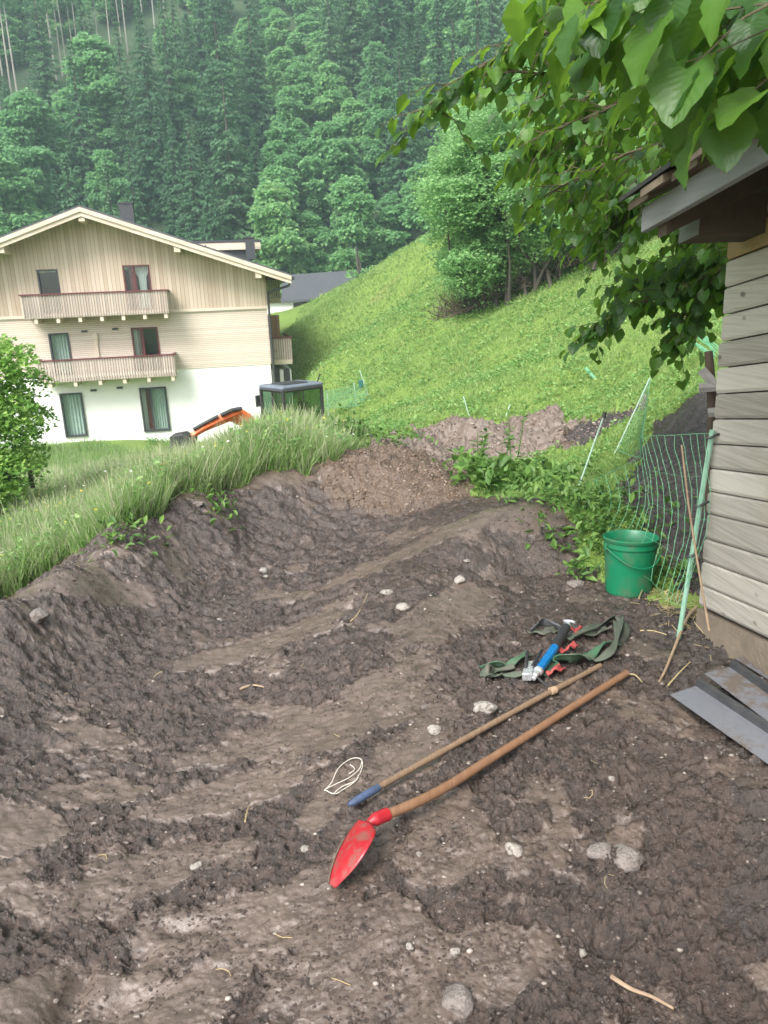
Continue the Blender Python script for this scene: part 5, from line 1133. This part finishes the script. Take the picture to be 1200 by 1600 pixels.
mb = MB(); q = ax0+d*.065; mb.tube([ax0+d*.02, q], .0045, 8); s_ = np.cross(d, SZ); s_ /= np.linalg.norm(s_); mb.tube(spline([q-s_*.028-d*.006, q-s_*.012+d*.002, q+s_*.012+d*.002, q+s_*.028-d*.006], 8), .0065, 8); mb.build('plunger_handle', M_sil, gg, True)
mb = MB(); d2 = (ax2-ax1)/np.linalg.norm(ax2-ax1); mb.tube([ax2-d2*.004, ax2+d2*.014, ax2+d2*.02, ax2+d2*.05], [.0215,.0215,.015,.013], 18)
h0 = ax2+d2*.03; mb.frame_box(zz6(350,545,hB)-[0,0,.018], zz6(420,545,hB)-zz6(350,545,hB), zz6(372,450,hB)-zz6(350,545,hB), (0,0,.034)); mb.tube([h0-[.02,0,0], h0-s_*.045], .012, 12); mb.tube([h0, zz6(432,560,hB-.01)], .010, 12); mb.build('pump_head', M_sil, gg, True, bevel=.003)
mb = MB(); mb.tube(spline([zz6(372,480,hB+.015), zz6(380,430,hB+.03), zz6(385,365,hB+.02)], 8), .0075, 8); mb.tube(spline([zz6(425,460,hB+.02), zz6(450,420,hB+.02), zz6(492,350,hB+.0)], 8), .007, 8); mb.build('lever', M_rub, gg, True)
mb = MB(); mb.tube(spline([zz6(450,535,hB-.01), zz6(490,575,hB-.02), zz6(548,622,hB-.035)], 8), [.006]*8+[.004], 8); mb.build('nozzle', M_rub, gg, True)

# ------------------------------------------------------------ steel profiles by the shed
M_steel = NT('grey_painted_steel'); _v = M_steel.pos(); _q = M_steel.noise(_v, 9, 6, .65); _q2 = M_steel.noise(_v, 45, 5, .7); M_steel.pbr(Base_Color=M_steel.mix(M_steel.maprange(_q, .50, .60, 0, .9), M_steel.mix(_q2, (.10,.104,.118), (.165,.17,.187)), (.10,.075,.055)), Roughness=M_steel.maprange(_q, .4, .6, .30, .8), Normal=M_steel.bump(_q2, .3, .004)); M_steel = M_steel.m; M_steeld = simple('dark_steel_edge', (.03,.032,.036), (.06,.06,.062), 14, .45)
def profile(a0, a1, b0, b1, z, label, hgt=.028, back=True):
    A0 = atZ(*a0, z); A1 = atZ(*a1, z); B0 = atZ(*b0, z+.004); d = A1-A0; d = d/np.linalg.norm(d)*1.25; Wd = B0-A0; Wd -= d*(Wd@d)/(d@d)*0.85
    e = empty('steel_profile', A0, label, 'steel profile', 'steel profiles stacked by the shed'); mb = MB(); mb.frame_box(A0, d, Wd, (0,0,.003)); mb.build('flange', M_steel, e)
    n_ = Wd/np.linalg.norm(Wd); mb = MB(); mb.frame_box(A0+Wd, d, n_*.004, (0,0,hgt)); mb.frame_box(A0+Wd+[0,0,hgt], d, n_*.022, (0,0,.003)); mb.frame_box(A0+Wd+n_*.026, d, n_*.004, (0,0,hgt*.8)); mb.build('upright_rib', M_steeld, e); return e
profile((1047,1086), (1200,1194), (1072,1063), (1200,1150), .05, 'front grey steel profile nearest the viewer with soil on it')
profile((1101,1053), (1200,1128), (1124,1032), (1200,1080), .075, 'middle grey steel profile lying behind the front one')
profile((1150,1030), (1200,1062), (1160,1020), (1200,1045), .07, 'rearmost steel profile closest to the shed wall', .03)
# dry sticks and straw
M_stick = simple('dry_stick', (.34,.25,.16), (.22,.15,.10), 20, .8); M_straw = leafmat('straw', (.30,.22,.11), (.42,.33,.17), .1, .8, (.5,.42,.24))
mb = MB(); mb.tube([atD(1065,695,3.5), atD(1076,790,3.46), atD(1090,880,3.42), atD(1108,985,3.35)], [.004,.0045,.005,.0055], 6); o = mb.build('stick', M_stick, None, True); tag(o, 'thin tan stick leaning upright beside the green netting post', 'stick')
def ground_stick(pts, r, lab, mat=None, name='stick', dz=.008):
    mb = MB(); P = [gp(x, y, dz) for x, y in pts]; za, zb = P[0][2], P[-1][2]; P = spline([[p[0], p[1], .25*p[2]+.75*(za+(zb-za)*k/(len(P)-1))+.008] for k, p in enumerate(P)], 16); mb.tube(P, [r*(1-.5*i/16) for i in range(17)], 6); o = mb.build(name, mat or M_stick, None, True); tag(o, lab, 'stick')
ground_stick([(1088,948),(1076,968),(1066,988),(1052,1020),(1040,1045),(1030,1068)], .009, 'longest dry twig lying between the steel profiles and the netting post')
ground_stick([(1044,1072),(1062,1052),(1078,1040)], .004, 'short straw stalk at the tip of the front steel profile', M_straw)
ground_stick([(375,1080),(395,1081),(413,1077)], .006, 'short pale stick on the middle of the mud track')
ground_stick([(548,972),(560,955),(575,935)], .0035, 'thin straw by the dark clods in the middle of the track', M_straw)
ground_stick([(980,1052),(992,1056),(1003,1068)], .004, 'curved yellow straw at the top end of the shovel handle', M_straw, dz=.02)
ground_stick([(998,940),(1003,925),(1008,912)], .004, 'yellow straw leaning against the foot of the bucket', M_straw, dz=.03)
ground_stick([(955,1530),(985,1548),(1018,1565),(1052,1580)], .006, 'brown twig half buried near the bottom right corner')
ground_stick([(383,1285),(388,1268),(392,1258)], .003, 'tiny straw left of the blue handle end', M_straw)
ground_stick([(1000,988),(1020,984),(1042,988)], .004, 'bent straw lying right of the sling', M_straw)
# straw litter along the shed foot
N = 420; qx = rng.uniform(1010, 1200, N); qy = 940+ (qx-1040)*.42+rng.normal(0, 16, N); k_ = qx < 1200
P = np.array([gp(x, max(y, 925), .006) for x, y in zip(qx, qy)]); T2 = [(-.5,0,0), (.5,0,0), (.5,1,.05), (-.5,1,.05)]
V, L, _ = scatter(T2, [(0,1,2,3)], P, rots(N, -.1, .25, roll=.3), np.stack([np.full(N,.0035), rng.uniform(.02,.09,N), rng.uniform(.02,.09,N)], 1)); me = npmesh('straw_litter', V, L, np.full(len(L), 4), [M_straw]); o = bpy.data.objects.new('straw_litter', me); COL.objects.link(o); tag(o, 'dry straw scattered along the foot of the shed', 'straw', kind='stuff')
# ------------------------------------------------------------ stones
def stonemesh(seed, name='stone'):
    bm = bmesh.new(); bmesh.ops.create_icosphere(bm, subdivisions=3, radius=1); r_ = np.random.default_rng(seed); o_ = r_.uniform(0, 50, 3)
    for v in bm.verts:
        c = v.co; d = 1+.30*float(pn(np.array([c.x*1.1+o_[0]]), np.array([c.y*1.1+c.z*.8+o_[1]]), seed)[0])+.14*float(pn(np.array([c.x*3+o_[1]]), np.array([c.z*3+c.y*2+o_[2]]), seed+5)[0]); v.co = c*d
    for k in range(6):   # chipped facets
        n_ = Vector(r_.normal(size=3)).normalized(); h = r_.uniform(.62,.9)
        for v in bm.verts:
            e_ = v.co.dot(n_)-h
            if e_ > 0: v.co -= n_*e_*.85
    me = bpy.data.meshes.new(name); bm.to_mesh(me); bm.free(); me.polygons.foreach_set('use_smooth', np.ones(len(me.polygons), bool)); return me
def stonemat(name, a, b):
    t = NT(name); P = t.obj(); n = t.noise(P, 1.4, 6, .7); n2 = t.noise(P, 5, 5, .6); c = t.mix(t.maprange(n2, .3, .7), a, b); c = t.mix(t.maprange(n, .50, .62, 0, .9), c, (.085,.068,.055)); t.pbr(Base_Color=c, Roughness=.55, Normal=t.bump(n2, .5, .1)); return t.m
M_st = stonemat('limestone', (.40,.365,.32), (.27,.24,.215)); M_stg = stonemat('muddy_stone', (.24,.21,.19), (.16,.135,.12))
SM = [stonemesh(100+i) for i in range(7)]; SG = [m_.copy() for m_ in SM]
for m_ in SM: m_.materials.append(M_st)
for m_ in SG: m_.materials.append(M_stg)
STN = [(757,1108,17,0,'large speckled pale stone between the thin handle and the shovel'), (680,1142,12,0,'angular whitish stone left of the large speckled stone'), (803,1328,13,0,'round pale stone below the middle of the shovel handle'),
 (630,953,11,0,'white stone in the centre of the mud above the tools'), (605,928,11,0,'flat pale stone just left of the central white stone'), (412,892,8,0,'pale stone in the middle of the track'), (416,902,5,0,'smaller pebble touching the pale stone in the track'),
 (718,902,10,0,'whitish stone under the mud hump'), (58,968,17,1,'big brownish stone on the left mud bank'), (714,1566,20,1,'greenish grey stone at the bottom of the picture'), (908,1490,8,0,'small pinkish stone low on the right'),
 (478,1325,8,0,'narrow pale stone left of the shovel blade'), (712,1488,7,0,'small white stone below the shovel blade on the right'), (955,1220,6,0,'pale stone right of the shovel handle middle'), (940,1335,20,1,'flat mud covered stone right of the round pale stone'),
 (978,1338,24,1,'broad flat mud covered stone, larger of the pair on the right'), (343,970,6,0,'pebble on the left side of the track'), (470,735,7,0,'light stone on the far rim of the mud bank'), (730,880,5,0,'tiny pale stone on the shadowed hump side'),
 (308,1355,8,0,'pale stone embedded in the smooth mud at lower left'), (655,1335,5,0,'small pebble right of the shovel blade'), (900,912,12,1,'grey stone left of the bucket foot'), (1048,900,6,0,'small stone right of the bucket'), (1142,1012,10,0,'whitish stone between the steel profiles and shed'),
 (1032,982,6,0,'pale pebble near the netting post foot'), (310,790,9,1,'brown lump of stone on the crest of the left bank'), (885,1020,6,0,'pebble beside the right end of the sling'), (640,1480,6,0,'reddish pebble in the lower middle')]
rs = random.Random(9)
for i, (x, y, r_, dk, lab) in enumerate(STN):
    p = gp(x, y); d = np.linalg.norm(p-CAM); s = r_*d/F; o = bpy.data.objects.new('stone', (SG if dk else SM)[i % 7]); COL.objects.link(o); o.scale = (s*1.1, s*rs.uniform(.8,1.1), s*.62); o.rotation_euler = (rs.uniform(-.3,.3), rs.uniform(-.3,.3), rs.uniform(0,6.3)); o.location = (p[0], p[1], p[2]+s*.12); tag(o, lab, 'stone', 'stones in the mud')
# loose gravel and clods
def lumps(name, N, rlo, rhi, mats, label, sub, seed, sel, flat=.7, sink=.2, Dmax=9.):
    r_ = np.random.default_rng(seed); a = r_.uniform(-.52, .52, N*(3 if Dmax < 9.5 and name != 'gravel' else 40)); D = np.exp(r_.uniform(math.log(1.1), math.log(Dmax), len(a))); x = D*np.sin(a); y = D*np.cos(a); q = soil(x, y) & sel(x, y, r_) & ~((x > 1.7) & (y < 3.6)); x, y = x[q][:N], y[q][:N]; n = len(x)
    bm = bmesh.new(); bmesh.ops.create_icosphere(bm, subdivisions=sub, radius=1); T0 = np.array([v.co[:] for v in bm.verts]); F0 = np.array([[v.index for v in f.verts] for f in bm.faces]); bm.free()
    s = rlo*(rhi/rlo)**(r_.random(n)**2.2)*np.clip(.75+.09*np.hypot(x, y), .8, 1.6); z = G(x, y)+s*(.3-sink); R = rots(n, -3, 3, r_, roll=3)
    V = np.einsum('nij,kj->nki', R, T0); V *= (1+.5*pn(V[...,0]*1.5+x[:,None]*37, V[...,1]*1.5+V[...,2]*1.1+y[:,None]*31, seed)+.25*pn(V[...,0]*3.5+y[:,None]*37, V[...,2]*3.5+V[...,1]*2+x[:,None]*31, seed+3))[..., None]*np.array([1.25,.85,1]); V = V*s[:, None, None]*np.array([1,1,flat])+np.stack([x, y, z], 1)[:, None]
    L = (F0[None]+(np.arange(n)*len(T0))[:, None, None]).reshape(-1, 3); me = npmesh(name, V.reshape(-1, 3), L, np.full(len(L), 3), mats, name != 'clods'); o = bpy.data.objects.new(name, me); COL.objects.link(o); tag(o, label, 'gravel' if 'gravel' in name or 'pebbles' in name else 'clods', kind='stuff')
def pebmat(name, c3, wetmud=.0):
    t = NT(name); r = t.N('ShaderNodeNewGeometry').outputs['Random Per Island']; c = t.ramp(r, [(0, c3[0]), (.5, c3[1]), (1, c3[2])]); n = t.noise(t.pos(), 60, 5, .7); c = t.mix(t.maprange(n, .45, .6, 0, .8), c, (.075,.058,.047)); t.pbr(Base_Color=c, Roughness=.5, Normal=t.bump(n, .4, .004)); return t.m
pl_ = hit(625, 735)
lumps('gravel', 5000, .003, .010, [pebmat('heap_gravel', [(.09,.06,.04), (.15,.105,.07), (.30,.24,.18)])], 'brown gravel and small stones covering the soil heap', 1, 47, lambda x, y, r_: ((x-pl_[0])/.80)**2+((y-pl_[1])/.72)**2 < 1.0, .8, .35)
lumps('gravel', 2500, .004, .014, [pebmat('pink_gravel', [(.13,.09,.075), (.20,.145,.12), (.34,.27,.23)])], 'pinkish stones in the dug soil beyond the brown heap', 1, 48, lambda x, y, r_: (np.hypot(x, y) > 7.9) & (x > -1), .8, .2, 12.)
allm = lambda x, y, r_: fbm(x, y, .5, 3, 401)+r_.normal(0,.25,len(x)) > -.05
lumps('pebbles', 1400, .0025, .011, [pebmat('pebble_stone', [(.10,.08,.07), (.15,.125,.105), (.34,.30,.26)])], 'small pale pebbles strewn over the mud', 1, 41, allm)
lumps('clods', 34000, .0015, .0085, [M_mud], 'crumbs and clods of dark wet soil lying on the mud', 1, 43, lambda x, y, r_: fbm(x, y, .22, 3, 81)+r_.normal(0,.15,len(x)) > .0, .8, .4)

# root fibres and bits of straw in the soil
r_ = np.random.default_rng(77); mb = MB(); n_ = 0
while n_ < 260:
    a = r_.uniform(-.5,.5); D = math.exp(r_.uniform(math.log(1.3), math.log(6))); x, y = D*math.sin(a), D*math.cos(a)
    if not soil(np.array([x]), np.array([y]))[0] or (x > 1.6 and y < 3.8): continue
    n_ += 1; L = r_.uniform(.015,.06); t_ = r_.uniform(0, 6.28); c = r_.normal(0,.35); P = []
    for k in range(5):
        q = k/4*L; P.append((x+math.cos(t_+c*k)*q, y+math.sin(t_+c*k)*q)); 
    mb.tube([(p[0], p[1], g1(*p)+.003) for p in P], r_.uniform(.0005,.0014), 4, mi=int(r_.random() < .12))
o = mb.build('root_fibres', [simple('dark_root', (.05,.035,.025), (.03,.022,.016), 30, .8), M_straw]); tag(o, 'thin roots and bits of straw caught in the mud', 'roots', kind='stuff')
# ------------------------------------------------------------ damp valley air
t = NT('valley_haze'); pv = t.N('ShaderNodeVolumePrincipled', {'Color': (.66,.90,.90,1), 'Density': .0011, 'Anisotropy': .2}); t.l.new(pv.outputs[0], t.out.inputs['Volume'])
mb = MB(); mb.frame_box((-190,-14,-22), (380,0,0), (0,274,0), (0,0,195)); o = mb.build('haze', t.m); tag(o, kind='stuff'); o['label'] = 'thin damp air over the valley'
